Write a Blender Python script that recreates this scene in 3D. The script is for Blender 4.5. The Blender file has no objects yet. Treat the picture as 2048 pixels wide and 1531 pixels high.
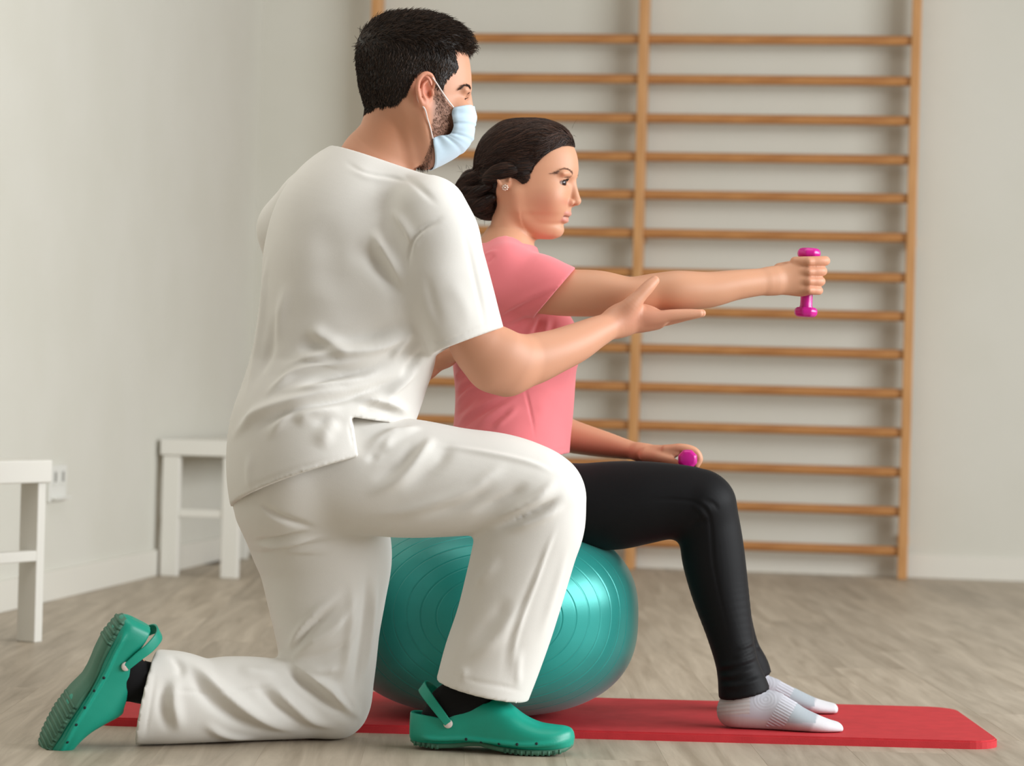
import bpy, math, random
import numpy as np
from mathutils import Vector, Matrix
from mathutils.bvhtree import BVHTree

random.seed(7)
rng = np.random.default_rng(7)
scene = bpy.context.scene
COL = scene.collection

# ------------------------------------------------------------------ camera, world, light, exposure
F, CX, CY = 5000.0, 1024.0, 765.5          # focal length and centre for a 2048 x 1531 frame
CAM = np.array([0.0, 0.0, 0.63])
ROLL, PITCH = 0.027, math.atan(21.5 / F)
_f = np.array([0, math.cos(PITCH), math.sin(PITCH)])
_u0 = np.array([0, -math.sin(PITCH), math.cos(PITCH)])
_r0 = np.array([1.0, 0, 0])
RV = math.cos(ROLL) * _r0 + math.sin(ROLL) * _u0
UV = -math.sin(ROLL) * _r0 + math.cos(ROLL) * _u0
FV = _f

cam_data = bpy.data.cameras.new('camera')
cam_data.sensor_width = 36.0
cam_data.lens = F / 2048 * 36.0
cam_data.clip_end = 60
cam_data.dof.use_dof = True
cam_data.dof.focus_distance = 4.5
cam_data.dof.aperture_fstop = 4.2
cam = bpy.data.objects.new('camera', cam_data)
m = Matrix.Identity(4)
for i in range(3):
    m[i][0], m[i][1], m[i][2], m[i][3] = RV[i], UV[i], -FV[i], CAM[i]
cam.matrix_world = m
COL.objects.link(cam)
scene.camera = cam

world = bpy.data.worlds.new('world')
scene.world = world
world.use_nodes = True
bg = world.node_tree.nodes['Background']
bg.inputs[0].default_value = (1.0, 0.91, 0.79, 1)
bg.inputs[1].default_value = 0.24

def area_light(name, loc, target, sx, sy, power, color):
    l = bpy.data.lights.new(name, 'AREA')
    l.shape = 'RECTANGLE'; l.size = sx; l.size_y = sy
    l.energy = power; l.color = color
    o = bpy.data.objects.new(name, l)
    o.location = loc
    o.rotation_euler = (Vector(target) - Vector(loc)).to_track_quat('-Z', 'Y').to_euler()
    COL.objects.link(o)
    return o
# daylight from the row of windows in the wall on the right; added overhead fill lifts floor and walls
area_light('window_daylight', (4.6, 3.35, 2.0), (-1.0, 4.4, 0.9), 5.0, 2.2, 395, (0.93, 0.97, 1.0))
area_light('overhead_fill', (-0.2, 4.6, 3.1), (-0.4, 6.6, 0.0), 2.6, 2.6, 36, (1.0, 0.97, 0.92))

scene.view_settings.view_transform = 'Standard'
scene.view_settings.look = 'None'
scene.view_settings.gamma = 1.0
scene.view_settings.use_curve_mapping = False
scene.view_settings.exposure = 0.0

# ------------------------------------------------------------------ geometry helpers
def P(px, py, d):
    """world point seen at a photo pixel at depth y = d"""
    v = FV + (px - CX) / F * RV - (py - CY) / F * UV
    return CAM + v * (d / v[1])
def PF(px, py, z=0.0):
    v = FV + (px - CX) / F * RV - (py - CY) / F * UV
    return CAM + v * ((z - CAM[2]) / v[2])
def project(v):
    q = v - CAM
    z = q @ FV
    return np.stack([CX + F * (q @ RV) / z, CY - F * (q @ UV) / z], 1), z
def norm(v):
    v = np.asarray(v, float)
    return v / max(np.linalg.norm(v), 1e-12)

def mkmesh(name, verts, faces, smooth=True):
    me = bpy.data.meshes.new(name)
    verts = np.asarray(verts, np.float32)
    if isinstance(faces, np.ndarray) and faces.ndim == 2:
        k = faces.shape[1]
        me.vertices.add(len(verts)); me.vertices.foreach_set('co', verts.ravel())
        me.loops.add(faces.size); me.loops.foreach_set('vertex_index', faces.astype(np.int32).ravel())
        me.polygons.add(len(faces))
        me.polygons.foreach_set('loop_start', np.arange(0, faces.size, k, dtype=np.int32))
        me.update(calc_edges=True)
    else:
        me.from_pydata([tuple(map(float, v)) for v in verts], [], [tuple(map(int, f)) for f in faces])
    if smooth:
        me.polygons.foreach_set('use_smooth', np.ones(len(me.polygons), bool))
    me.update()
    return me

def mkobj(name, me, mat=None, parent=None):
    o = bpy.data.objects.new(name, me)
    COL.objects.link(o)
    if mat is not None and me is not None:
        me.materials.append(mat)
    if parent is not None:
        o.parent = parent
        o.matrix_parent_inverse = parent.matrix_basis.inverted()
    return o
def thing(name, loc, label, cat, group=None):
    o = bpy.data.objects.new(name, None)
    COL.objects.link(o)
    o.location = loc
    o.empty_display_size = 0.1
    o['label'] = label; o['category'] = cat
    if group: o['group'] = group
    return o
def tag(o, label, cat, group=None):
    o['label'] = label; o['category'] = cat
    if group: o['group'] = group
    return o

def catmull(A, sub):
    A = np.asarray(A, float)
    if A.ndim == 1: A = A[:, None]
    n = len(A)
    if n == 2:
        t = np.linspace(0, 1, sub + 1)[:, None]
        return A[0] * (1 - t) + A[1] * t
    B = np.vstack([2 * A[0] - A[1], A, 2 * A[-1] - A[-2]])
    out = []
    for i in range(1, n):
        p0, p1, p2, p3 = B[i - 1], B[i], B[i + 1], B[i + 2]
        for t in np.arange(sub) / sub:
            out.append(0.5 * (2 * p1 + (p2 - p0) * t + (2 * p0 - 5 * p1 + 4 * p2 - p3) * t * t + (3 * p1 - p0 - 3 * p2 + p3) * t ** 3))
    out.append(A[-1])
    return np.array(out)

# ------------------------------------------------------------------ implicit shapes, meshed with surface nets
class Chain:
    """tapered limb with an elliptic section that follows a smooth path"""
    def __init__(s, C, ra, rb, V, sub=5):
        C = catmull(C, sub); s.ra = catmull(ra, sub)[:, 0]; s.rb = catmull(rb, sub)[:, 0]; V = catmull(V, sub)
        s.C = C
        d = C[1:] - C[:-1]
        s.L = np.maximum(np.linalg.norm(d, axis=1), 1e-6)
        s.U = d / s.L[:, None]
        v = 0.5 * (V[1:] + V[:-1])
        v = v - (v * s.U).sum(1)[:, None] * s.U
        s.V = v / np.maximum(np.linalg.norm(v, axis=1), 1e-9)[:, None]
        s.W = np.cross(s.U, s.V)
        r = np.maximum(s.ra, s.rb)
        s.slo = np.minimum(C[1:] - r[1:, None], C[:-1] - r[:-1, None])
        s.shi = np.maximum(C[1:] + r[1:, None], C[:-1] + r[:-1, None])
        s.lo = s.slo.min(0); s.hi = s.shi.max(0)
    def ev(s, p, blo, bhi, mg):
        if len(p) == 1:
            q = p[0] - s.C[:-1]
            a = (q * s.U).sum(1); t = np.clip(a / s.L, 0, 1); z = a - t * s.L
            x = (q * s.V).sum(1); y = (q * s.W).sum(1)
            ra = s.ra[:-1] + (s.ra[1:] - s.ra[:-1]) * t; rb = s.rb[:-1] + (s.rb[1:] - s.rb[:-1]) * t; rm = np.minimum(ra, rb)
            k0 = np.sqrt((x / ra) ** 2 + (y / rb) ** 2 + (z / rm) ** 2)
            k1 = np.sqrt((x / ra / ra) ** 2 + (y / rb / rb) ** 2 + (z / rm / rm) ** 2)
            return np.array([(k0 * (k0 - 1) / (k1 + 1e-3)).min()], np.float32)
        out = np.full(len(p), 0.5, np.float32)
        for i in range(len(s.L)):
            if np.any(s.slo[i] - mg > bhi) or np.any(s.shi[i] + mg < blo): continue
            q = p - s.C[i].astype(np.float32)
            a = q @ s.U[i].astype(np.float32)
            t = np.clip(a / s.L[i], 0, 1)
            z = a - t * s.L[i]
            x = q @ s.V[i].astype(np.float32); y = q @ s.W[i].astype(np.float32)
            ra = s.ra[i] + (s.ra[i + 1] - s.ra[i]) * t
            rb = s.rb[i] + (s.rb[i + 1] - s.rb[i]) * t
            rm = np.minimum(ra, rb)
            x = x / ra; y = y / rb; z = z / rm
            k0 = np.sqrt(x * x + y * y + z * z)
            x /= ra; y /= rb; z /= rm
            k1 = np.sqrt(x * x + y * y + z * z)
            np.minimum(out, k0 * (k0 - 1) / (k1 + 1e-3), out=out)
        return out

    def evg(s, xs, ys, zs, mg):
        out = np.full((len(xs), len(ys), len(zs)), 0.5, np.float32)
        ax = (xs, ys, zs)
        f4 = np.float32
        for i in range(len(s.L)):
            sl = []
            for a in range(3):
                i0 = int(np.searchsorted(ax[a], s.slo[i, a] - mg)); i1 = int(np.searchsorted(ax[a], s.shi[i, a] + mg))
                if i1 <= i0: break
                sl.append(slice(i0, i1))
            if len(sl) < 3: continue
            qx = (xs[sl[0]] - s.C[i, 0]).astype(f4)[:, None, None]; qy = (ys[sl[1]] - s.C[i, 1]).astype(f4)[None, :, None]; qz = (zs[sl[2]] - s.C[i, 2]).astype(f4)[None, None, :]
            U, V_, W_ = s.U[i].astype(f4), s.V[i].astype(f4), s.W[i].astype(f4)
            a = (qx * U[0] + qy * U[1]) + qz * U[2]
            L_ = f4(s.L[i])
            t = np.clip(a * f4(1 / s.L[i]), f4(0), f4(1))
            z = a - t * L_
            x = (qx * V_[0] + qy * V_[1]) + qz * V_[2]; y = (qx * W_[0] + qy * W_[1]) + qz * W_[2]
            ra = f4(1) / (f4(s.ra[i]) + f4(s.ra[i + 1] - s.ra[i]) * t)
            rb = f4(1) / (f4(s.rb[i]) + f4(s.rb[i + 1] - s.rb[i]) * t)
            rm = np.maximum(ra, rb)
            x *= ra; y *= rb; z *= rm
            k0 = np.sqrt(x * x + y * y + z * z)
            x *= ra; y *= rb; z *= rm
            k1 = np.sqrt(x * x + y * y + z * z)
            o = out[tuple(sl)]
            np.minimum(o, k0 * (k0 - 1) / (k1 + f4(1e-3)), out=o)
        return out

def grid_pts(xs, ys, zs):
    p = np.empty((len(xs), len(ys), len(zs), 3), np.float32)
    p[..., 0] = xs[:, None, None]; p[..., 1] = ys[None, :, None]; p[..., 2] = zs[None, None, :]
    return p.reshape(-1, 3)

class Cut:
    """a shape with a half space carved off it"""
    def __init__(s, sh, *hs):
        s.sh = sh; s.hs = hs; s.lo, s.hi = sh.lo, sh.hi
    def ev(s, p, blo, bhi, mg):
        d = s.sh.ev(p, blo, bhi, mg)
        for h in s.hs: d = np.maximum(d, -h.ev(p, blo, bhi, mg))
        return d
    def evg(s, xs, ys, zs, mg):
        d = eval_grid(s.sh, xs, ys, zs, mg)
        p = grid_pts(xs, ys, zs)
        for h in s.hs: d = np.maximum(d, -h.ev(p, None, None, mg).reshape(d.shape))
        return d

class Ell:
    def __init__(s, c, r, ax=None):
        s.c = np.asarray(c, float); s.r = np.asarray(r, float)
        s.ax = np.asarray(ax if ax is not None else [RV, UV, FV], float)
        e = np.sqrt(((s.ax * s.r[:, None]) ** 2).sum(0))
        s.lo = s.c - e; s.hi = s.c + e
    def ev(s, p, blo, bhi, mg):
        q = (p - s.c.astype(np.float32)) @ s.ax.T.astype(np.float32)
        q = q / s.r.astype(np.float32)
        k0 = np.sqrt((q * q).sum(1))
        q = q / s.r.astype(np.float32)
        k1 = np.sqrt((q * q).sum(1))
        return k0 * (k0 - 1) / (k1 + 1e-3)

class Slices:
    """stack of egg-shaped sections: rows (b, front a, back a, mid a, half width c)"""
    def __init__(s, O, A, B, Cc, rows, n=2.0, lohi=None):
        s.O = np.asarray(O, float); s.A, s.B, s.Cc = norm(A), norm(B), norm(Cc)
        rows = np.asarray(rows, float)
        rows = rows[np.argsort(rows[:, 0])]
        T = catmull(rows, 8)
        s.T = T; s.n = n
        R = max(np.abs(T[:, 1]).max(), np.abs(T[:, 2]).max(), T[:, 4].max(), np.abs(T[:, 0]).max()) * 1.2
        b0, b1 = T[0, 0], T[-1, 0]
        pts = []
        for b in (b0, b1):
            for a in (T[:, 2].min(), T[:, 1].max()):
                for c in (-T[:, 4].max(), T[:, 4].max()):
                    pts.append(s.O + s.A * a + s.B * b + s.Cc * c)
        pts = np.array(pts); s.lo = pts.min(0); s.hi = pts.max(0)
    def ev(s, p, blo, bhi, mg):
        q = p - s.O.astype(np.float32)
        a = q @ s.A.astype(np.float32); b = q @ s.B.astype(np.float32); c = np.abs(q @ s.Cc.astype(np.float32))
        T = s.T
        fr = np.interp(b, T[:, 0], T[:, 1]); bk = np.interp(b, T[:, 0], T[:, 2])
        md = np.interp(b, T[:, 0], T[:, 3]); w = np.maximum(np.interp(b, T[:, 0], T[:, 4]), 1e-3)
        sa = np.maximum(np.where(a > md, fr - md, md - bk), 1e-3)
        x = np.abs(a - md) / sa; y = c / w
        k = (x ** s.n + y ** s.n) ** (1.0 / s.n)
        d = (k - 1) * np.minimum(sa, w)
        d = np.maximum(d, np.maximum(b - T[-1, 0], T[0, 0] - b))
        return d.astype(np.float32)

class Half:
    """half space, negative inside (p - p0).n < 0, active inside a box"""
    def __init__(s, p0, n, lo=None, hi=None):
        s.p0 = np.asarray(p0, float); s.n = norm(n)
        s.lo = np.full(3, -99.) if lo is None else np.asarray(lo, float)
        s.hi = np.full(3, 99.) if hi is None else np.asarray(hi, float)
    def ev(s, p, blo, bhi, mg):
        return ((p - s.p0.astype(np.float32)) @ s.n.astype(np.float32))
class Inter:
    """intersection of shapes"""
    def __init__(s, *sh, lo=None, hi=None):
        s.sh = sh
        s.lo = np.max([x.lo for x in sh], 0) if lo is None else np.asarray(lo, float)
        s.hi = np.min([x.hi for x in sh], 0) if hi is None else np.asarray(hi, float)
    def ev(s, p, blo, bhi, mg):
        d = s.sh[0].ev(p, blo, bhi, mg)
        for x in s.sh[1:]: d = np.maximum(d, x.ev(p, blo, bhi, mg))
        return d

def eval_grid(sh, xs, ys, zs, mg):
    if hasattr(sh, 'evg'): return sh.evg(xs, ys, zs, mg)
    blo = np.array([xs[0], ys[0], zs[0]]); bhi = np.array([xs[-1], ys[-1], zs[-1]])
    return sh.ev(grid_pts(xs, ys, zs), blo, bhi, mg).astype(np.float32).reshape(len(xs), len(ys), len(zs))
def combine(f, d, op, k):
    if op == '-': d = -d
    r = np.minimum(f, d) if op == '+' else np.maximum(f, d)
    if k > 0:
        h = np.maximum(k - np.abs(f - d), 0) * np.float32(1 / k)
        h *= h; h *= np.float32(k * 0.25)
        r = r - h if op == '+' else r + h
    return r
def evaluate1(prims, sel, c):
    f = np.float32(0.5)
    p = c[None].astype(np.float32)
    for i in sel:
        op, sh, k = prims[i]
        f = combine(f, sh.ev(p, c, c, 0.2)[0], op, k)
    return f
def evaluate_grid(prims, sel, xs, ys, zs, h):
    f = np.full((len(xs), len(ys), len(zs)), 0.5, np.float32)
    for i in sel:
        op, sh, k = prims[i]
        mg = k + 3 * h
        sl = []
        for a, ax in enumerate((xs, ys, zs)):
            i0 = int(np.searchsorted(ax, sh.lo[a] - mg)); i1 = int(np.searchsorted(ax, sh.hi[a] + mg))
            if i1 <= i0: break
            sl.append(slice(i0, i1))
        if len(sl) < 3: continue
        sl = tuple(sl)
        d = eval_grid(sh, xs[sl[0]], ys[sl[1]], zs[sl[2]], mg)
        f[sl] = combine(f[sl], d, op, k)
    return f

def mesh_vol(prims, h, iters=2, N=26):
    adds = [s for o, s, k in prims if o == '+']
    lo = np.min([s.lo for s in adds], 0) - 4 * h - 0.005
    hi = np.max([s.hi for s in adds], 0) + 4 * h + 0.005
    n = np.ceil((hi - lo) / h).astype(int) + 2
    G, Pp, Q = [], [], []
    M = N + 2
    loc = np.arange(M)
    PL_ = np.array([s.lo - k - 4 * h for o, s, k in prims]); PH_ = np.array([s.hi + k + 4 * h for o, s, k in prims])
    isadd = np.array([o == '+' for o, s, k in prims])
    half = 0.5 * N * h; diag = half * 1.74
    def block(bijk):
        bi, bj, bk = bijk
        o = lo + (np.array([bi, bj, bk]) - 1) * h
        blo, bhi = o, o + (M - 1) * h
        c = (0.5 * (blo + bhi))
        hit = ((PL_ <= bhi) & (PH_ >= blo)).all(1)
        if not (hit & isadd).any(): return None
        sel = np.nonzero(hit)[0]
        dc = evaluate1(prims, sel, c)
        if dc < 0.4 and abs(dc) > 1.7 * diag + 0.01: return None
        f = evaluate_grid(prims, sel, o[0] + loc * h, o[1] + loc * h, o[2] + loc * h, h)
        s = f < 0
        if s.all() or not s.any(): return None
        # cells
        cn = np.zeros((N + 1,) * 3, np.int8)
        for a in (0, 1):
            for b in (0, 1):
                for d in (0, 1):
                    cn += s[a:a + N + 1, b:b + N + 1, d:d + N + 1]
        act = (cn > 0) & (cn < 8)
        ii, jj, kk = np.nonzero(act)
        acc = np.zeros((len(ii), 3)); cnt = np.zeros(len(ii))
        for ax in range(3):
            for a in (0, 1):
                for b in (0, 1):
                    if ax == 0: q0 = (ii, jj + a, kk + b); q1 = (ii + 1, jj + a, kk + b)
                    elif ax == 1: q0 = (ii + a, jj, kk + b); q1 = (ii + a, jj + 1, kk + b)
                    else: q0 = (ii + a, jj + b, kk); q1 = (ii + a, jj + b, kk + 1)
                    f0, f1 = f[q0], f[q1]
                    cr = (f0 < 0) != (f1 < 0)
                    t = np.where(cr, f0 / np.where(cr, f0 - f1, 1), 0)
                    pt = np.stack(q0, 1).astype(float)
                    pt[:, ax] += t
                    acc[cr] += pt[cr]; cnt[cr] += 1
        pos = o + acc / cnt[:, None] * h
        sy, sz = int(n[1] + N + 4), int(n[2] + N + 4)
        def gid(a, b, c): return ((a + bi) * sy + (b + bj)) * sz + (c + bk)
        gg = gid(ii.astype(np.int64), jj, kk); qq = []
        for ax in range(3):
            sl0 = [slice(1, N + 1)] * 3; sl1 = [slice(1, N + 1)] * 3
            sl1[ax] = slice(2, N + 2)
            s0, s1 = s[tuple(sl0)], s[tuple(sl1)]
            a, b, c2 = np.nonzero(s0 != s1)
            if len(a) == 0: continue
            inside = s0[a, b, c2]
            a = (a + 1).astype(np.int64); b = b + 1; c2 = c2 + 1
            if ax == 0: q = [gid(a, b - 1, c2 - 1), gid(a, b, c2 - 1), gid(a, b, c2), gid(a, b - 1, c2)]
            elif ax == 1: q = [gid(a - 1, b, c2 - 1), gid(a - 1, b, c2), gid(a, b, c2), gid(a, b, c2 - 1)]
            else: q = [gid(a - 1, b - 1, c2), gid(a, b - 1, c2), gid(a, b, c2), gid(a - 1, b, c2)]
            q = np.stack(q, 1)
            q[~inside] = q[~inside][:, ::-1]
            qq.append(q)
        return gg, pos, qq
    for bi in range(0, n[0], N):
        for bj in range(0, n[1], N):
            for bk in range(0, n[2], N):
                r = block((bi, bj, bk))
                if r is None: continue
                G.append(r[0]); Pp.append(r[1]); Q += r[2]
    G = np.concatenate(G); Pp = np.concatenate(Pp); Q = np.concatenate(Q)
    ug, idx = np.unique(G, return_index=True)
    V = Pp[idx]; Fc = np.searchsorted(ug, Q)
    Fc = np.minimum(Fc, len(ug) - 1)
    ok = (ug[Fc] == Q).all(1)
    Fc = Fc[ok]
    V = smooth(V, Fc, iters)
    return V, Fc

def edges_of(Fc):
    E = np.concatenate([Fc[:, [i, (i + 1) % Fc.shape[1]]] for i in range(Fc.shape[1])])
    a = E.min(1).astype(np.int64); b = E.max(1).astype(np.int64)
    k = np.unique(a * (1 << 32) + b)
    return np.stack([k >> 32, k & 0xffffffff], 1)
def smooth(V, Fc, iters, lam=0.5, mu=-0.52, wgt=None):
    if iters == 0: return V
    E = edges_of(Fc); n = len(V)
    deg = np.maximum(np.bincount(E.ravel(), minlength=n), 1)[:, None]
    for it in range(iters):
        for l in (lam, mu):
            S = np.stack([np.bincount(E[:, 0], V[E[:, 1], a], n) + np.bincount(E[:, 1], V[E[:, 0], a], n) for a in range(3)], 1) / deg
            d = l * (S - V)
            V = V + (d if wgt is None else d * wgt[:, None])
    return V
def vnormals(V, Fc):
    a = V[Fc[:, 2]] - V[Fc[:, 0]]
    b = V[Fc[:, -1]] - V[Fc[:, 1]]
    fn = np.cross(a, b); n = len(V)
    N = np.zeros((n, 3))
    for i in range(Fc.shape[1]):
        for c in range(3):
            N[:, c] += np.bincount(Fc[:, i], fn[:, c], n)
    return N / np.maximum(np.linalg.norm(N, axis=1), 1e-12)[:, None]

def folds(V, Fc, lst, dmax=None):
    """press creases and ridges into cloth: (pixel path, height mm, width mm one side, width mm other side)"""
    if not lst: return V
    bv = BVHTree.FromPolygons([tuple(v) for v in V.tolist()], [tuple(f) for f in Fc.tolist()])
    N = vnormals(V, Fc)
    D = np.zeros(len(V))
    co = Vector(CAM)
    for path, hgt, wl, wr in lst:
        pp = catmull(np.array(path, float), 10)
        hits = []
        for q in pp:
            v = FV + (q[0] - CX) / F * RV - (q[1] - CY) / F * UV
            r = bv.ray_cast(co, Vector(v).normalized())
            hits.append(np.array(r[0]) if r[0] is not None else None)
        pts = [(i, h) for i, h in enumerate(hits) if h is not None]
        if len(pts) < 2: continue
        T = np.array([i for i, _ in pts]) / (len(pp) - 1); Hh = np.array([h for _, h in pts])
        wm = max(wl, wr) / 1000 * 2.6
        sel = np.nonzero(np.all((V > Hh.min(0) - wm) & (V < Hh.max(0) + wm), axis=1))[0]
        if len(sel) == 0: continue
        X = V[sel]
        best = np.full(len(sel), 1e9); tb = np.zeros(len(sel)); sg = np.zeros(len(sel))
        for k in range(len(Hh) - 1):
            a, b = Hh[k], Hh[k + 1]
            ab = b - a; l2 = ab @ ab
            if l2 < 1e-12 or l2 > 0.01: continue
            t = np.clip((X - a) @ ab / l2, 0, 1)
            q = X - a - t[:, None] * ab
            dd = np.sqrt((q * q).sum(1))
            side = np.cross(ab / math.sqrt(l2), -FV)
            better = dd < best
            best[better] = dd[better]; tb[better] = (T[k] + (T[k + 1] - T[k]) * t)[better]
            sg[better] = (q @ side)[better]
        w = np.where(sg > 0, wl, wr) / 1000
        fade = np.clip(np.minimum(tb, 1 - tb) / 0.38, 0, 1)
        fade = fade * fade * (3 - 2 * fade)
        facing = np.clip(-(N[sel] @ FV) * 3 + 0.6, 0, 1)
        D[sel] += hgt / 1000 * np.exp(-(best / w) ** 2) * fade * facing
    return V + N * D[:, None]

def polydist(pts, poly):
    """signed distance (positive inside) to a 2D polygon"""
    poly = np.asarray(poly, float); n = len(poly)
    x, y = pts[:, 0], pts[:, 1]
    ins = np.zeros(len(pts), bool); best = np.full(len(pts), 1e9)
    for i in range(n):
        a, b = poly[i], poly[(i + 1) % n]
        ab = b - a
        t = np.clip(((x - a[0]) * ab[0] + (y - a[1]) * ab[1]) / max(ab @ ab, 1e-9), 0, 1)
        dx = x - a[0] - t * ab[0]; dy = y - a[1] - t * ab[1]
        best = np.minimum(best, dx * dx + dy * dy)
        c = (a[1] > y) != (b[1] > y)
        xi = a[0] + (y - a[1]) * ab[0] / (ab[1] if abs(ab[1]) > 1e-9 else 1e-9)
        ins ^= c & (x < xi)
    return np.where(ins, 1, -1) * np.sqrt(best)

def E(rows, off=0.0, sub=5, turn=0.0, wide=1.0):
    """limb from traced edge pairs: (ax, ay, bx, by, depth, half thickness); `turn` swings edge a towards the camera"""
    ct, st = math.cos(math.radians(turn)), math.sin(math.radians(turn))
    C, ra, rb, V = [], [], [], []
    for ax, ay, bx, by, d, rd in rows:
        d = d + off
        C.append(P((ax + bx) / 2, (ay + by) / 2, d))
        ra.append(0.5 * math.hypot(ax - bx, ay - by) * d / F * wide); rb.append(rd)
        V.append(ct * norm((ax - bx) * RV - (ay - by) * UV) - st * FV)
    return Chain(C, ra, rb, V, sub)
def Cc(rows, off=0.0, sub=5, zmul=1.0):
    """round limb: (px, py, depth, radius[, radius in depth])"""
    C, ra, rb = [], [], []
    for r in rows:
        C.append(P(r[0], r[1], r[2] + off)); ra.append(r[3]); rb.append(r[4] if len(r) > 4 else r[3])
    C = np.array(C)
    V = []
    for i in range(len(C)):
        t = C[min(i + 1, len(C) - 1)] - C[max(i - 1, 0)]
        v = np.cross(t, FV)
        if np.linalg.norm(v) < 1e-4 * 1: v = UV
        V.append(norm(v))
    for i in range(1, len(V)):
        if V[i] @ V[i - 1] < 0: V[i] = -V[i]
    return Chain(C, ra, rb, V, sub)
def EL(px, py, d, rx, ry, rz, off=0.0, rot=0.0, ax=None):
    if ax is None:
        c, s = math.cos(math.radians(rot)), math.sin(math.radians(rot))
        ax = [c * RV + s * UV, -s * RV + c * UV, FV]
    return Ell(P(px, py, d + off), (rx, ry, rz), ax)
class BoxS:
    def __init__(s, lo, hi):
        s.lo = np.asarray(lo, float); s.hi = np.asarray(hi, float)
    def ev(s, p, blo, bhi, mg):
        c = (0.5 * (s.lo + s.hi)).astype(np.float32); h = (0.5 * (s.hi - s.lo)).astype(np.float32)
        return (np.abs(p - c) - h).max(1)
def cutline(p, q, d, keep, tilt=0.0):
    """half space to carve away: its border holds the photo line p-q and runs along depth; pixel `keep` stays"""
    a, b = P(*p, d), P(*q, d)
    n = norm(np.cross(b - a, FV + tilt * UV))
    if (P(*keep, d) - a) @ n < 0: n = -n
    return Half(a, n)
def carve(px0, py0, px1, py1, d0, d1, *hs):
    return ('-', Inter(BoxS(*boxlim(px0, py0, px1, py1, d0, d1)), *hs), 0)
def boxlim(px0, py0, px1, py1, d0, d1):
    pts = np.array([P(x, y, d) for x in (px0, px1) for y in (py0, py1) for d in (d0, d1)])
    return pts.min(0), pts.max(0)

def tube(paths, rad, sides=4, closed=False):
    """paths: (S,K,3); rad: (S,K)"""
    paths = np.asarray(paths, float); S, K, _ = paths.shape
    rad = np.broadcast_to(np.asarray(rad, float), (S, K))
    t = np.empty_like(paths)
    t[:, 1:-1] = paths[:, 2:] - paths[:, :-2]; t[:, 0] = paths[:, 1] - paths[:, 0]; t[:, -1] = paths[:, -1] - paths[:, -2]
    t /= np.maximum(np.linalg.norm(t, axis=2), 1e-9)[..., None]
    ref = np.array([0.31, 0.52, 0.79])
    a = np.cross(t, ref); a /= np.maximum(np.linalg.norm(a, axis=2), 1e-9)[..., None]
    b = np.cross(t, a)
    ang = np.arange(sides) * 2 * math.pi / sides
    V = paths[:, :, None, :] + rad[:, :, None, None] * (np.cos(ang)[None, None, :, None] * a[:, :, None, :] + np.sin(ang)[None, None, :, None] * b[:, :, None, :])
    idx = np.arange(S * K * sides).reshape(S, K, sides)
    i0 = idx[:, :-1]; i1 = idx[:, 1:]
    Fq = np.stack([i0, np.roll(i0, -1, 2), np.roll(i1, -1, 2), i1], -1).reshape(-1, 4)
    return V.reshape(-1, 3), Fq
def join(parts):
    Vs, Fs, o = [], [], 0
    for V, Fc in parts:
        Vs.append(V); Fs.append(Fc + o); o += len(V)
    return np.concatenate(Vs), np.concatenate(Fs)

def box_data(lo, hi, bevel=0.0):
    import bmesh
    bm = bmesh.new()
    bmesh.ops.create_cube(bm, size=1)
    lo, hi = np.asarray(lo, float), np.asarray(hi, float)
    for v in bm.verts:
        v.co = Vector(lo + (np.array(v.co) + 0.5) * (hi - lo))
    if bevel:
        bmesh.ops.bevel(bm, geom=list(bm.edges), offset=bevel, segments=2, affect='EDGES', profile=0.5)
    return bm
def box(name, lo, hi, mat, parent=None, bevel=0.003, mw=None):
    bm = box_data(lo, hi, bevel)
    if mw is not None: bm.transform(mw)
    me = bpy.data.meshes.new(name); bm.to_mesh(me); bm.free()
    return mkobj(name, me, mat, parent)

# ------------------------------------------------------------------ materials
def mat(name, col, rough=0.6, **kw):
    mt = bpy.data.materials.new(name); mt.use_nodes = True
    b = mt.node_tree.nodes['Principled BSDF']
    b.inputs['Base Color'].default_value = (*col, 1); b.inputs['Roughness'].default_value = rough
    for k, v in kw.items():
        b.inputs[k.replace('_', ' ')].default_value = v
    return mt
def nodes(mt):
    return mt.node_tree.nodes, mt.node_tree.links, mt.node_tree.nodes['Principled BSDF']
def srgb(r, g, b):
    f = lambda c: (c / 255 / 12.92) if c <= 10 else (((c / 255) + 0.055) / 1.055) ** 2.4
    return (f(r), f(g), f(b))
def add_noise(mt, c0, c1, scale=8, detail=4, stretch=(1, 1, 1), coord='Object', bump=0.0, bscale=None, ramp=(0.35, 0.65)):
    N, L, b = nodes(mt)
    tc = N.new('ShaderNodeTexCoord'); mp = N.new('ShaderNodeMapping'); mp.inputs['Scale'].default_value = stretch
    L.new(tc.outputs[coord], mp.inputs[0])
    nz = N.new('ShaderNodeTexNoise'); nz.inputs['Scale'].default_value = scale; nz.inputs['Detail'].default_value = detail
    L.new(mp.outputs[0], nz.inputs['Vector'])
    rp = N.new('ShaderNodeValToRGB')
    rp.color_ramp.elements[0].position = ramp[0]; rp.color_ramp.elements[1].position = ramp[1]
    rp.color_ramp.elements[0].color = (*c0, 1); rp.color_ramp.elements[1].color = (*c1, 1)
    L.new(nz.outputs['Fac'], rp.inputs[0]); L.new(rp.outputs[0], b.inputs['Base Color'])
    if bump:
        n2 = N.new('ShaderNodeTexNoise'); n2.inputs['Scale'].default_value = bscale or scale; n2.inputs['Detail'].default_value = 3
        L.new(mp.outputs[0], n2.inputs['Vector'])
        bp = N.new('ShaderNodeBump'); bp.inputs['Strength'].default_value = bump; bp.inputs['Distance'].default_value = 0.002
        L.new(n2.outputs['Fac'], bp.inputs['Height']); L.new(bp.outputs[0], b.inputs['Normal'])
    return mt
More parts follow.
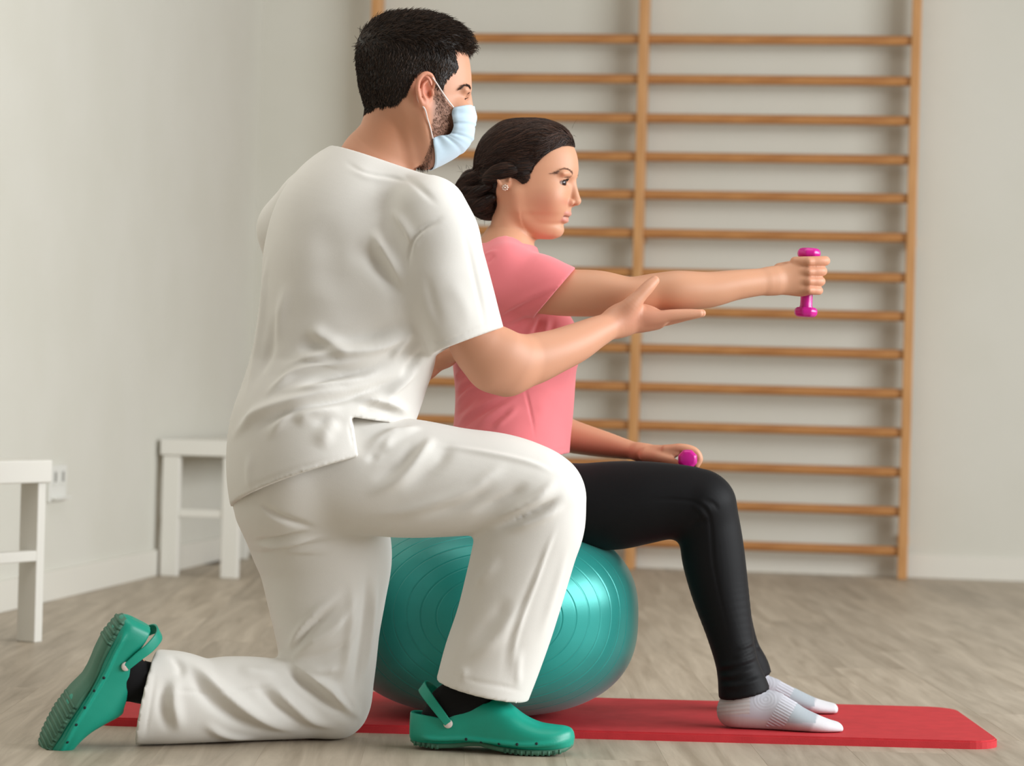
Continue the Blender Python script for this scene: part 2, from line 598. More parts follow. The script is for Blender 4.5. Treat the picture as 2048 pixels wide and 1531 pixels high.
def attr_color(mt, name='col'):
    N, L, b = nodes(mt)
    a = N.new('ShaderNodeAttribute'); a.attribute_name = name
    L.new(a.outputs['Color'], b.inputs['Base Color'])
    return mt
def set_col(me, cols):
    a = me.color_attributes.new('col', 'FLOAT_COLOR', 'POINT')
    c = np.ones((len(cols), 4), np.float32); c[:, :3] = cols
    a.data.foreach_set('color', c.ravel())
# ------------------------------------------------------------------ materials of the place
M = {}
M['wall'] = add_noise(mat('wall_paint', srgb(209, 207, 196), 0.85), srgb(208, 206, 195), srgb(211, 209, 199), scale=3, bump=0.05, bscale=120)
M['white_paint'] = mat('white_paint', srgb(222, 220, 208), 0.5)
M['skirting'] = mat('skirting_paint', srgb(220, 217, 207), 0.5)
M['bench'] = mat('bench_white', srgb(226, 224, 216), 0.45)
def wood(name, c0, c1, stretch, rough=0.45):
    mt = mat(name, c0, rough)
    add_noise(mt, c0, c1, scale=6, detail=6, stretch=stretch, bump=0.08, bscale=30)
    return mt
M['rung'] = wood('rung_wood', srgb(164, 108, 58), srgb(190, 134, 78), (1.2, 14, 14))
M['upright'] = wood('upright_wood', srgb(186, 134, 80), srgb(204, 152, 98), (14, 14, 1.0))
def plank_mat():
    mt = mat('oak_vinyl', srgb(160, 145, 128), 0.5)
    N, L, b = nodes(mt)
    tc = N.new('ShaderNodeTexCoord'); oi = N.new('ShaderNodeObjectInfo')
    add = N.new('ShaderNodeVectorMath'); add.operation = 'ADD'
    sc = N.new('ShaderNodeVectorMath'); sc.operation = 'SCALE'; sc.inputs['Scale'].default_value = 37.0
    cmb = N.new('ShaderNodeCombineXYZ')
    for k in range(3): L.new(oi.outputs['Random'], cmb.inputs[k])
    L.new(cmb.outputs[0], sc.inputs[0]); L.new(tc.outputs['Object'], add.inputs[0]); L.new(sc.outputs[0], add.inputs[1])
    mp = N.new('ShaderNodeMapping'); mp.inputs['Scale'].default_value = (11, 0.8, 1)
    L.new(add.outputs[0], mp.inputs[0])
    nz = N.new('ShaderNodeTexNoise'); nz.inputs['Scale'].default_value = 2.2; nz.inputs['Detail'].default_value = 7; nz.inputs['Roughness'].default_value = 0.62; nz.inputs['Distortion'].default_value = 0.7
    L.new(mp.outputs[0], nz.inputs['Vector'])
    rp = N.new('ShaderNodeValToRGB')
    e = rp.color_ramp.elements
    e[0].position = 0.25; e[0].color = (*srgb(145, 131, 112), 1)
    e[1].position = 0.72; e[1].color = (*srgb(196, 183, 164), 1)
    L.new(nz.outputs['Fac'], rp.inputs[0])
    hs = N.new('ShaderNodeHueSaturation')
    mr = N.new('ShaderNodeMapRange'); mr.inputs['To Min'].default_value = 0.9; mr.inputs['To Max'].default_value = 1.1
    L.new(oi.outputs['Random'], mr.inputs[0]); L.new(mr.outputs[0], hs.inputs['Value'])
    L.new(rp.outputs[0], hs.inputs['Color']); L.new(hs.outputs[0], b.inputs['Base Color'])
    bp = N.new('ShaderNodeBump'); bp.inputs['Strength'].default_value = 0.12; bp.inputs['Distance'].default_value = 0.002
    L.new(nz.outputs['Fac'], bp.inputs['Height']); L.new(bp.outputs[0], b.inputs['Normal'])
    return mt
M['plank'] = plank_mat()
M['subfloor'] = mat('floor_joint', srgb(126, 113, 99), 0.8)

# ------------------------------------------------------------------ room: back wall and left wall turned 8.3 degrees to the camera
YAW = math.radians(8.3)
ux = np.array([math.cos(YAW), -math.sin(YAW), 0])      # along the back wall, to the right
uy = np.array([math.sin(YAW), math.cos(YAW), 0])       # into the room depth
B0 = PF(1274, 1134)                                    # a point where floor meets back wall
_v = FV + (495 - CX) / F * RV - (1108 - CY) / F * UV
_w = CAM + _v * (((B0 - CAM) @ uy) / (_v @ uy))
corner = B0 + ux * ((_w - B0) @ ux)                                   # left end of the back wall
RM = Matrix(((ux[0], uy[0], 0, corner[0]), (ux[1], uy[1], 0, corner[1]), (0, 0, 1, 0), (0, 0, 0, 1)))   # room frame: x right, y beyond wall, z up
HC = 2.75
def struct(o):
    o['kind'] = 'structure'; return o
struct(box('wall_back', (-0.12, 0, 0), (6.5, 0.12, HC), M['wall'], None, 0, RM))
struct(box('wall_left', (-0.12, -8.0, 0), (0, 0, HC), M['wall'], None, 0, RM))
struct(box('baseboard_back', (0.014, -0.014, 0), (6.5, 0, 0.085), M['skirting'], None, 0.002, RM))
struct(box('baseboard_left', (0, -8.0, 0), (0.014, 0, 0.085), M['skirting'], None, 0.002, RM))

# floor: base slab and single planks running towards the camera
bmf = box_data((-4.4, 1.2, -0.06), (5.2, 11.0, -0.0045))
mef = bpy.data.meshes.new('floor'); bmf.to_mesh(mef); bmf.free()
floor = struct(mkobj('floor', mef, M['subfloor']))
PW, PL = 0.175, 1.22
bm = box_data((-PW / 2, -PL / 2, -0.006), (PW / 2, PL / 2, 0.0), 0.0)
import bmesh
bmesh.ops.bevel(bm, geom=[e for e in bm.edges if all(v.co.z > -0.001 for v in e.verts)], offset=0.0004, segments=1, affect='EDGES')
mep = bpy.data.meshes.new('plank'); bm.to_mesh(mep); bm.free(); mep.materials.append(M['plank'])
PA = math.atan(87 / F)
x0 = PF(1749, 1297.6)[0]
Rinv = RM.inverted()
for i in range(-26, 27):
    off = [0, .41, .83, .22, .64, 1.02][i % 6]
    for j in range(0, 9):
        cx = x0 - PW / 2 + i * PW; cy = 2.9 + off + j * PL
        wx = cx - math.sin(PA) * (cy - 6.4); wy = cy
        rp_ = Rinv @ Vector((wx, wy, 0))
        if rp_.x < -0.1 or rp_.y > PL / 2 - .03 or wy < 2.9: continue
        # keep what the frame (with some room around it) can show
        if abs(wx) > 0.23 * wy + 0.85: continue
        o = mkobj('plank', mep, None, floor)
        o.location = (wx, wy, 0); o.rotation_euler = (0, 0, PA)

# ------------------------------------------------------------------ wall bars
def on_back(px, py, out):
    """room coordinates of a pixel on the plane `out` metres in front of the back wall"""
    v = FV + (px - CX) / F * RV - (py - CY) / F * UV
    p0 = B0 - uy * out
    t = ((p0 - CAM) @ uy) / (v @ uy)
    w = CAM + v * t
    q = Rinv @ Vector(w)
    return q
bars = thing('wall_bars', (0, 0, 0), 'wooden double wall bars with round rungs fixed to the back wall', 'wall bars')
bars.matrix_world = RM
UPX = [on_back(755, 0, .1).x, on_back(1275, 560, .1).x, on_back(1820, 560, .1).x]
OUT = 0.10
bpy.context.view_layer.update()
for x in UPX:
    w2 = 0.0175
    o = box('upright', (x - w2, -OUT - 0.03, 0), (x + w2, -OUT + 0.055, 2.45), M['upright'], None, 0.004)
    o.parent = bars
def rung_mesh(L):
    n, k = 20, 14
    V, Fs = [], []
    for i in (0, 1):
        for a in range(n):
            t = 2 * math.pi * a / n
            V.append((i * L, 0.0145 * math.cos(t), 0.0175 * math.sin(t)))
    for a in range(n):
        Fs.append((a, (a + 1) % n, n + (a + 1) % n, n + a))
    return mkmesh('rung', V, Fs)
ys_ref = [78, 158, 236, 313, 389, 466, 545, 621, 696, 773, 850, 928, 1005, 1083]
for sct in (0, 1):
    xa, xb = UPX[sct] + 0.012, UPX[sct + 1] - 0.012
    me = rung_mesh(xb - xa); me.materials.append(M['rung'])
    for yy in ys_ref:
        z = on_back(1300 - yy * 0.028, yy, OUT).z
        o = bpy.data.objects.new('rung', me); COL.objects.link(o); o.parent = bars
        o.location = (xa, -OUT, z)
for i, z in enumerate((0.12, 1.2, 2.3)):
    for x in UPX:
        o = box('wall_bracket', (x - 0.02, -OUT + 0.04, z), (x + 0.02, -0.0005, z + 0.035), M['upright'], None, 0.002)
        o.parent = bars

# ------------------------------------------------------------------ white benches and the wall socket
def bench(label, mw, L, width=0.262, ht=0.45):
    root = thing('bench', (0, 0, 0), label, 'bench', 'low white benches')
    root.matrix_world = mw
    def b(name, lo, hi, bev=0.003):
        o = box(name, lo, hi, M['bench'], None, bev); o.parent = root; return o
    b('bench_top', (-0.008, -0.008, ht - 0.052), (width + 0.008, L + 0.008, ht), 0.004)
    lw, ld = 0.058, 0.03
    for yy in (0, L - ld):
        for xx in (0, width - lw):
            b('leg', (xx, yy, 0), (xx + lw, yy + ld, ht - 0.052))
        b('crosspiece', (lw, yy + 0.004, 0.196), (width - lw, yy + ld - 0.002, 0.222))
    return root
# far bench: end face to the camera, standing against the left skirting
q = Rinv @ Vector(PF(319, 1151))
mw = RM @ Matrix.Translation((max(q.x, 0.022), q.y, 0))
bench('low white bench in the corner beside the left wall, end towards us', mw, 0.95)
# near bench: cut by the left edge of the photograph, turned towards the camera
c = PF(69, 1285)
a1 = math.radians(63)
e1 = np.array([math.cos(a1), math.sin(a1), 0]); e2 = np.array([math.cos(a1 + math.pi / 2), math.sin(a1 + math.pi / 2), 0])
org = c + e1 * 0.03 - e1 * 0.0
# bench local x (width) runs back along -e1, local y (length) along e2
mw = Matrix(((-e1[0], e2[0], 0, org[0]), (-e1[1], e2[1], 0, org[1]), (0, 0, 1, 0), (0, 0, 0, 1)))
def near_bench():
    root = thing('bench', (0, 0, 0), 'white bench cut off by the left edge, nearest to the camera', 'bench', 'low white benches')
    root.matrix_world = mw
    def b(name, lo, hi, bev=0.003):
        o = box(name, lo, hi, M['bench'], None, bev); o.parent = root; return o
    W_, ht, L_ = 0.262, 0.44, 0.29
    b('bench_top', (-0.012, -0.008, ht - 0.055), (W_ + 0.008, L_ + 0.008, ht), 0.004)
    for xx in (0, W_ - 0.03):
        for yy in (0, L_ - 0.055):
            b('leg', (xx, yy, 0), (xx + 0.03, yy + 0.055, ht - 0.055))
    for yy in (0, L_ - 0.03):
        b('crosspiece', (0.03, yy, 0.196), (W_ - 0.03, yy + 0.03, 0.222))
near_bench()

q = Rinv @ Vector((0, 0, 0))
def on_left(px, py):
    v = FV + (px - CX) / F * RV - (py - CY) / F * UV
    p0 = corner
    t = ((p0 - CAM) @ ux) / (v @ ux)
    return Rinv @ Vector(CAM + v * t)
M['socket'] = mat('socket_plastic', srgb(224, 224, 218), 0.35)
M['socket_dark'] = mat('socket_hole', srgb(120, 120, 114), 0.5)
sa, sb = on_left(93, 968), on_left(126, 968)
zc = on_left(110, 966).z
sk = thing('wall_socket', (0, 0, 0), 'white double socket plate low on the left wall', 'socket')
sk.matrix_world = RM
def b(name, lo, hi, mt, bev=0.002):
    o = box(name, lo, hi, mt, None, bev); o.parent = sk; return o
b('socket_plate', (0.0005, sa.y, zc - 0.052), (0.011, sb.y, zc + 0.052), M['socket'])
ly = sb.y - sa.y
for f_ in (0.27, 0.73):
    yc = sa.y + ly * f_
    b('socket_insert', (0.011, yc - 0.021, zc - 0.004), (0.0135, yc + 0.021, zc + 0.042), M['socket'])
    b('socket_slot', (0.0135, yc - 0.008, zc + 0.005), (0.0138, yc + 0.008, zc + 0.034), M['socket_dark'], 0)
b('socket_lip', (0.011, sa.y + 0.01, zc - 0.045), (0.03, sb.y - 0.01, zc - 0.038), M['socket'])

# ------------------------------------------------------------------ exercise mat
M['mat'] = add_noise(mat('mat_foam', srgb(194, 38, 46), 0.75), srgb(188, 35, 43), srgb(198, 41, 49), scale=30, bump=0.15, bscale=400)
def rounded_slab(name, pts, z0, z1, mt):
    bm = bmesh.new()
    vs = [bm.verts.new((p[0], p[1], z0)) for p in pts]
    f = bm.faces.new(vs)
    r = bmesh.ops.extrude_face_region(bm, geom=[f])
    for v in r['geom']:
        if isinstance(v, bmesh.types.BMVert): v.co.z = z1
    bmesh.ops.recalc_face_normals(bm, faces=bm.faces)
    top = [e for e in bm.edges if all(abs(v.co.z - z1) < 1e-6 for v in e.verts)]
    bmesh.ops.bevel(bm, geom=top, offset=0.003, segments=2, affect='EDGES')
    me = bpy.data.meshes.new(name); bm.to_mesh(me); bm.free()
    return mkobj(name, me, mt)
MT = 0.0155
n1, n2 = PF(2012, 1490, MT), PF(1935, 1414, MT)
yn = PF(1990, 1482, MT)[1]; yf = PF(1900, 1413, MT)[1]
xr = n1[0] + 0.004; xl = PF(180, 1440)[0]
def rrect(x0, y0, x1, y1, r, k=8):
    out = []
    for cx, cy, a0 in ((x1 - r, y0 + r, -90), (x1 - r, y1 - r, 0), (x0 + r, y1 - r, 90), (x0 + r, y0 + r, 180)):
        for i in range(k + 1):
            a = math.radians(a0 + 90 * i / k)
            out.append((cx + r * math.cos(a), cy + r * math.sin(a)))
    return out
tag(rounded_slab('exercise_mat', rrect(xl, yn, xr, yf, 0.06), 0.0, MT, M['mat']), 'red foam exercise mat lying on the wooden floor', 'exercise mat')

# ------------------------------------------------------------------ gym ball, squashed under the sitter
def ball_material():
    mt = mat('ball_rubber', srgb(22, 146, 138), 0.32)
    N, L, b = nodes(mt)
    b.inputs['Metallic'].default_value = 0.25
    b.inputs['Sheen Weight'].default_value = 0.2
    add_noise(mt, srgb(20, 142, 134), srgb(26, 152, 144), scale=9, bump=0.03, bscale=300)
    return mt
M['ball'] = ball_material()
BD = 4.80
bc = P(975, 1240, BD)
bz0, bz1 = MT, 0.395
bh = 0.5 * (bz1 - bz0); bcz = 0.5 * (bz0 + bz1); bax, bay = 0.289, 0.262
th = [0.0]
groove = {}
gs = [math.radians(5.3 + 6.05 * i) for i in range(10)]
for g in gs:
    th += [g - 0.012, g - 0.0045, g, g + 0.0045, g + 0.012]; groove[len(th) - 3] = 0.0011
last = th[-1]
th += list(np.linspace(last + 0.02, math.pi - 0.02, 60)) + [math.pi]
tilt = Matrix.Rotation(math.radians(-5), 3, 'X') @ Matrix.Rotation(math.radians(5), 3, 'Z')
nseg = 120
V, Fs = [], []
def ballpt(d, dep):
    d = tilt @ d
    # superellipsoid in the vertical section: flattened under the sitter and on the floor
    n = 2.55
    h = math.hypot(d.x, d.y); z = d.z
    k = (abs(h) ** n + abs(z) ** n) ** (-1 / n)
    q = Vector((d.x * k * bax, d.y * k * bay, d.z * k * bh))
    q -= q.normalized() * dep
    return (bc[0] + q.x, bc[1] + q.y, bcz + q.z)
V.append(ballpt(Vector((0, -1, 0)), 0))
for i in range(1, len(th) - 1):
    for a in range(nseg):
        p = 2 * math.pi * a / nseg
        V.append(ballpt(Vector((math.sin(th[i]) * math.cos(p), -math.cos(th[i]), math.sin(th[i]) * math.sin(p))), groove.get(i, 0)))
V.append(ballpt(Vector((0, 1, 0)), 0))
for a in range(nseg): Fs.append((0, 1 + a, 1 + (a + 1) % nseg))
for i in range(1, len(th) - 2):
    r0 = 1 + (i - 1) * nseg; r1 = r0 + nseg
    for a in range(nseg): Fs.append((r0 + a, r1 + a, r1 + (a + 1) % nseg, r0 + (a + 1) % nseg))
r0 = 1 + (len(th) - 3) * nseg; e_ = len(V) - 1
for a in range(nseg): Fs.append((r0 + a, e_, r0 + (a + 1) % nseg))
tag(mkobj('gym_ball', mkmesh('gym_ball', V, Fs), M['ball']), 'large teal gym ball with ring grooves, squashed under the seated person', 'gym ball')
# ------------------------------------------------------------------ hair helpers
def strands_obj(paths, r0, r1=None, sides=3):
    K = paths.shape[1]
    t = np.linspace(0, 1, K)
    rad = r0 * (1 - t ** 2.5 * 0.85)[None, :] * (0.7 + 0.6 * rng.random((len(paths), 1)))
    return tube(paths, rad, sides)
def cap_from(V, Fc, Nn, inside, thick):
    """a shell over the faces whose corners lie in a region; open rim, tapering to nothing at the hairline"""
    keep = inside[Fc].all(1)
    Fk = Fc[keep]
    used = np.unique(Fk)
    mp = np.full(len(V), -1); mp[used] = np.arange(len(used))
    return V[used] + Nn[used] * thick[used][:, None], mp[Fk], used
def skin_material(name, rough=0.50, sss=0.12):
    mt = mat(name, (0.8, 0.6, 0.5), rough)
    attr_color(mt)
    N, L, b = nodes(mt)
    b.inputs['Subsurface Weight'].default_value = sss
    b.inputs['Subsurface Radius'].default_value = (0.012, 0.005, 0.003)
    b.inputs['Subsurface Scale'].default_value = 0.6
    b.inputs['Specular IOR Level'].default_value = 0.4
    tc = N.new('ShaderNodeTexCoord'); nz = N.new('ShaderNodeTexNoise'); nz.inputs['Scale'].default_value = 420; nz.inputs['Detail'].default_value = 2
    L.new(tc.outputs['Object'], nz.inputs['Vector'])
    bp = N.new('ShaderNodeBump'); bp.inputs['Strength'].default_value = 0.06; bp.inputs['Distance'].default_value = 0.001
    L.new(nz.outputs['Fac'], bp.inputs['Height']); L.new(bp.outputs[0], b.inputs['Normal'])
    return mt
def hair_material(name, c0, c1, rough=0.38):
    mt = mat(name, c0, rough)
    add_noise(mt, c0, c1, scale=60, detail=3)
    nodes(mt)[2].inputs['Specular IOR Level'].default_value = 0.35
    return mt
def cloth_material(name, c0, c1, rough=0.85, weave=900, bump=0.12, sheen=0.15):
    mt = mat(name, c0, rough)
    add_noise(mt, c0, c1, scale=7, detail=5, bump=bump, bscale=weave)
    b = nodes(mt)[2]
    b.inputs['Sheen Weight'].default_value = sheen
    b.inputs['Specular IOR Level'].default_value = 0.2
    return mt
def hsv_mix(base, other, w):
    w = np.clip(w, 0, 1)[:, None]
    return base * (1 - w) + np.asarray(other)[None] * w
def blob(uv, c, rx, ry):
    return np.exp(-(((uv[:, 0] - c[0]) / rx) ** 2 + ((uv[:, 1] - c[1]) / ry) ** 2))

M['shirt'] = cloth_material('coral_jersey', srgb(230, 122, 128), srgb(234, 128, 134), 0.8, 1200, 0.06, 0.3)
M['leggings'] = cloth_material('black_legging', srgb(5, 5, 8), srgb(8, 8, 11), 0.62, 1500, 0.05, 0.03)
M['skin_w'] = skin_material('skin_light_olive')
M['hair_w'] = hair_material('dark_brown_hair', srgb(38, 24, 18), srgb(62, 42, 32), 0.34)
M['sock_grey'] = attr_color(mat('sock_knit', srgb(180, 178, 180), 0.9))
M['pink'] = mat('pink_vinyl', srgb(205, 32, 145), 0.22)
M['eye'] = attr_color(mat('eye_surface', (0.9, 0.9, 0.9), 0.12))
M['brow_w'] = mat('brow_brown', srgb(120, 84, 66), 0.7)
M['lash'] = mat('lash', srgb(22, 14, 12), 0.5)
M['jewel'] = mat('silver_earring', srgb(226, 205, 190), 0.2, Metallic=0.8)

WO = -0.05          # depth of the sitter against the first estimate
HD = 4.83           # depth of her head and spine
def head_frame(px, py, d, yaw_deg):
    """origin, forward, up, side for a head facing right in the photograph; positive yaw turns the face to the camera"""
    a = math.radians(yaw_deg)
    A = math.cos(a) * RV - math.sin(a) * FV
    return P(px, py, d), A, UV, np.cross(UV, A)      # side: away from the camera for a right-facing head
WYAW = 14
O, A, B, S = head_frame(1060, 365, HD, WYAW)
s_ = HD / F
sx_ = s_ / math.cos(math.radians(WYAW))
def hx(px): return (px - 1060) * sx_
def hy(py): return -(py - 365) * s_
def HPt(px, py, c): return O + A * hx(px) + B * hy(py) + S * c
rows = []
for py, fr, bk, md, w in [
    (250, 1075, 1030, 1050, .010), (254, 1095, 1012, 1050, .030), (265, 1119, 995, 1050, .047), (283, 1139, 977, 1048, .061), (308, 1151, 966, 1045, .070),
    (335, 1155, 963, 1042, .0735), (352, 1153, 965, 1042, .0735), (362, 1149, 967, 1044, .073), (372, 1146, 971, 1046, .072), (386, 1144, 978, 1050, .0705), (400, 1142, 988, 1054, .068),
    (415, 1141, 1002, 1056, .064), (426, 1139, 1016, 1056, .061), (434, 1135.5, 1022, 1056, .0565), (443, 1130, 1028, 1056, .0525), (451, 1122.5, 1032, 1057, .048), (458, 1122.5, 1036, 1060, .043),
    (466, 1120, 1043, 1064, .036), (473, 1115, 1052, 1072, .027), (478, 1104, 1068, 1084, .012)]:
    rows.append((hy(py), hx(fr), hx(bk), hx(md), w))
head = Slices(O, A, B, S, rows, 2.15)
body = [('+', head, 0)]
def add(sh, k=0.008): body.append(('+', sh, k))
def sub(sh, k=0.004): body.append(('-', sh, k))
def HE(px, py, c, rx, ry, rc, rot=0.0):
    cc, ss = math.cos(math.radians(rot)), math.sin(math.radians(rot))
    return Ell(HPt(px, py, c), (rx, ry, rc), [cc * A + ss * B, -ss * A + cc * B, S])
def HC_(rows, sub_=5):
    C = np.array([HPt(r[0], r[1], r[2]) for r in rows]); ra = [r[3] for r in rows]; rb = [r[4] if len(r) > 4 else r[3] for r in rows]
    V = []
    for i in range(len(C)):
        t = C[min(i + 1, len(C) - 1)] - C[max(i - 1, 0)]
        v = np.cross(t, S); V.append(norm(v if np.linalg.norm(v) > 1e-6 else B))
    return Chain(C, ra, rb, V, sub_)
# brow, sockets, cheek, nose, mouth, chin
for c in (-1, 1):
    add(HE(1137, 352, c * .030, .008, .006, .020, -8), .010)
    sub(HE(1148, 369, c * .036, .0135, .0100, .0200), .008)
    add(HE(1110, 396, c * .040, .016, .018, .015), .03)
add(HC_([(1143, 362, 0, .0075, .0065), (1146, 376, 0, .0075, .0065), (1149, 390, 0, .0082, .0075), (1151.5, 402, 0, .0092, .0085)]), .006)
add(HE(1152, 404.5, 0, .0088, .0078, .0085), .004)
for c in (-1, 1):
    add(HE(1142, 407, c * .0115, .0085, .0068, .0052), .004)
    sub(HE(1148.5, 413.5, c * .0070, .0048, .0026, .0028, 8), .0015)
    sub(HE(1133, 410, c * .0185, .004, .005, .0022), .003)
sub(HE(1146, 420, 0, .004, .006, .003), .003)
add(HE(1133, 428.5, 0, .0078, .0052, .019), .004)
for c in (-1, 1): add(HE(1131, 428, c * .010, .0075, .0045, .010), .004)
add(HE(1128.5, 441.5, 0, .0080, .0058, .017), .004)
sub(HC_([(1121, 434.6, -.020, .0010), (1137, 434.3, -.012, .0016), (1142, 434.2, 0, .0018), (1137, 434.3, .012, .0016), (1121, 434.6, .020, .0010)]), .0022)
add(HE(1113.5, 460, 0, .0122, .0118, .014), .010)
# eyelids: a lid ball with an almond opening
EYE = [HPt(1127.5, 369, c * .0310) for c in (-1, 1)]
for e in EYE:
    body.append(('+', Ell(e, (.0128, .0128, .0140), [A, B, S]), .004))
    body.append(('-', Ell(e + A * .0095 + S * (-.004 if e is EYE[0] else .004) + B * -.0008, (.0135, .0047, .0135), [A, B, S]), .0012))
# jaw and near ear
for c in (-1, 1):
    add(HC_([(1046, 390, c * .058, .014), (1052, 428, c * .049, .012), (1076, 455, c * .030, .010), (1105, 461, c * .010, .010)]), .014)
    add(HE(1028, 362, c * .0735, .0125, .0200, .0065, 8), .004)
    sub(HE(1031, 360, c * .081, .0075, .0125, .0045, 8), .002)
    add(HC_([(1038, 353, c * .079, .0026), (1028, 346, c * .081, .003), (1018, 354, c * .082, .003), (1017, 366, c * .081, .003), (1023, 378, c * .078, .0038)]), .002)
    add(HE(1027, 378, c * .0755, .0075, .0075, .0042), .003)
    add(HE(1038, 366, c * .0775, .003, .0045, .003), .002)
    sub(HE(1034, 365, c * .080, .0022, .004, .004), .001)
# neck and trunk
add(E([(990, 395, 1060, 405, 4.83, .048), (984, 436, 1056, 450, 4.83, .050), (977, 462, 1059, 478, 4.83, .052), (964, 490, 1068, 500, 4.83, .062), (975, 525, 1055, 530, 4.83, .06)]), .012)
add(Cc([(1005, 535, 4.70, .035), (1005, 515, 4.83, .045), (1005, 535, 4.96, .035)]), .03)
add(Cc([(1010, 540, 4.83, .045, .06), (1020, 650, 4.83, .045), (1028, 760, 4.83, .040), (1005, 900, 4.83, .040), (995, 960, 4.83, .04, .07)]), .02)
for dd, foot in ((4.735, (1500, 1415, 4.69)), (4.92, (1510, 1380, 4.955))):
    add(Cc([(1005, 970, (dd + 4.83) / 2, .035), (1200, 1005, dd, .032), (1395, 1005, dd, .030)]), .02)
    add(Cc([(1405, 1010, dd, .030), (1440, 1180, dd, .026), (1478, 1330, foot[2], .022), (foot[0], foot[1], foot[2], .020)]), .015)
    add(Cc([(foot[0] - 15, foot[1] + 15, foot[2], .015), (foot[0] + 90, foot[1] + 28, foot[2], .011)]), .015)
# near arm, reaching forward
AO = -0.05
add(E([(1015, 508, 1000, 612, 4.75, .044), (1070, 522, 1058, 624, 4.735, .043), (1130, 537, 1118, 631, 4.72, .043), (1201, 541, 1192, 632.5, 4.71, .043), (1262, 553, 1255, 630, 4.70, .040),
       (1312, 546, 1312, 621, 4.70, .038), (1350, 541.5, 1360, 620, 4.70, .038), (1413, 543.5, 1420, 615, 4.715, .034), (1472, 540, 1464, 600.5, 4.73, .028), (1515, 537, 1511, 592, 4.745, .0225), (1549, 534.5, 1544, 588, 4.757, .0195)], AO, 14), .02)
add(E([(1540, 536, 1536, 588, 4.755, .0195), (1572, 528, 1570, 590, 4.763, .0165), (1598, 520, 1598, 593, 4.765, .0150), (1614, 518, 1612, 590, 4.764, .0115)], AO), .010)
FY = [(521.5, 1648, .0100), (542, 1642.5, .0100), (562.5, 1639.5, .0096), (581, 1636, .0086)]
for i, (y, xe, r) in enumerate(FY):
    yk = [523, 543, 562, 580][i]
    add(Cc([(1590, yk, 4.765, r * .95), (1617, yk, 4.757, r), (xe, y, 4.765, r * .93), (xe + 1, y, 4.785, r * .9), (xe - 4, y, 4.806, r * .88), (1622, y, 4.813, r * .85), (1608, y, 4.808, r * .78)], AO), .0035)
    add(Cc([(1618, yk, 4.749, r * .62), (1621, yk, 4.751, r * .55)], AO), .006)
add(Cc([(1560, 540, 4.775, .014), (1585, 534, 4.795, .0125), (1606, 530, 4.817, .0105), (1626, 536, 4.822, .0095), (1636, 548, 4.822, .008)], AO), .006)
# far arm, resting on the thigh
add(Cc([(1010, 560, 4.96, .048), (1030, 700, 5.01, .041), (1070, 835, 5.02, .037), (1100, 856, 5.01, .036)]), .02)
add(E([(1085, 812, 1080, 892, 5.01, .038), (1142, 838, 1138, 905, 4.99, .034), (1211, 862, 1205, 914, 4.96, .027), (1262, 881, 1258, 918, 4.93, .023), (1290, 889, 1287, 921, 4.915, .024)]), .02)
add(E([(1282, 888, 1280, 921, 4.915, .023), (1310, 889, 1307, 924, 4.905, .031), (1338, 890, 1334, 921, 4.895, .036), (1350, 892, 1348, 912, 4.895, .036)]), .012)
for i in range(4):
    dz = 4.862 + i * .0195; r = [.0085, .009, .0087, .0078][i]
    add(Cc([(1330, 899, dz + .006, r * 1.05), (1362, 895 + i * 1.0, dz, r), (1388, 901 + i * .8, dz, r * .93), (1398, 916, dz, r * .88), (1393, 929, dz, r * .8)]), .004)
add(Cc([(1292, 910, 4.885, .0135), (1318, 914, 4.868, .0118), (1338, 921, 4.86, .0098), (1352, 927, 4.858, .0082)]), .006)

V, Fc = mesh_vol(body, .0020, 2)
q = V - O
V = smooth(V, Fc, 5, wgt=((q @ B < -.12) | (np.abs(q @ A) > .2)).astype(float) * (1 - .75 * ((q @ A) > .48)))
Nn = vnormals(V, Fc)
q = V - O
uv = np.stack([1060 + (q @ A) / sx_, 365 - (q @ B) / s_], 1); sc = q @ S        # head frame in photo pixels
inhead = (q @ A > -.15) & (q @ A < .13) & (np.abs(sc) < .11) & (q @ B > -.125)
base = np.array(srgb(208, 154, 122))
cols = np.tile(base, (len(V), 1))
hd = inhead.astype(float)
cols = hsv_mix(cols, srgb(212, 148, 122), .45 * hd * blob(uv, (1108, 402), 26, 22))
cols = hsv_mix(cols, srgb(200, 126, 104), .55 * hd * blob(uv, (1140, 408), 9, 7))
lip = hd * ((uv[:, 0] > 1119) & (np.abs(sc) < .0225)) * np.maximum(blob(uv, (1138, 428.5), 11, 4.2), blob(uv, (1133, 441), 11, 5.2))
cols = hsv_mix(cols, srgb(204, 138, 126), .9 * lip)
cols = hsv_mix(cols, srgb(120, 60, 55), hd * (np.abs(sc) < .02) * (uv[:, 0] > 1119) * np.exp(-((uv[:, 1] - 434.4) / 1.3) ** 2))
px_, _ = project(V)
cols = hsv_mix(cols, srgb(212, 146, 118), .5 * ((px_[:, 0] > 1618) & (px_[:, 1] > 500) & (px_[:, 1] < 600)))
# scalp under the hair
W_POLY = [(1158, 297), (1140, 294), (1120, 301), (1102, 320), (1087, 336), (1079, 352), (1075, 368), (1063, 375), (1053, 364), (1043, 357), (1030, 349), (1019, 349), (1013, 360), (1010, 375), (1006, 392), (1006, 412), (998, 428), (975, 440), (920, 440), (920, 220), (1180, 220), (1180, 297)]
pd = polydist(uv, W_POLY)
scalp = inhead & (pd > 0) & (uv[:, 1] > 236)
cols[scalp] = srgb(44, 29, 23)
me = mkmesh('body', V, Fc); set_col(me, cols)
woman = thing('person', tuple(PF(985, 1420)), 'seated person in coral T-shirt and black leggings, dark hair tied back', 'person')
bpy.context.view_layer.update()
mkobj('body', me, M['skin_w'], woman)

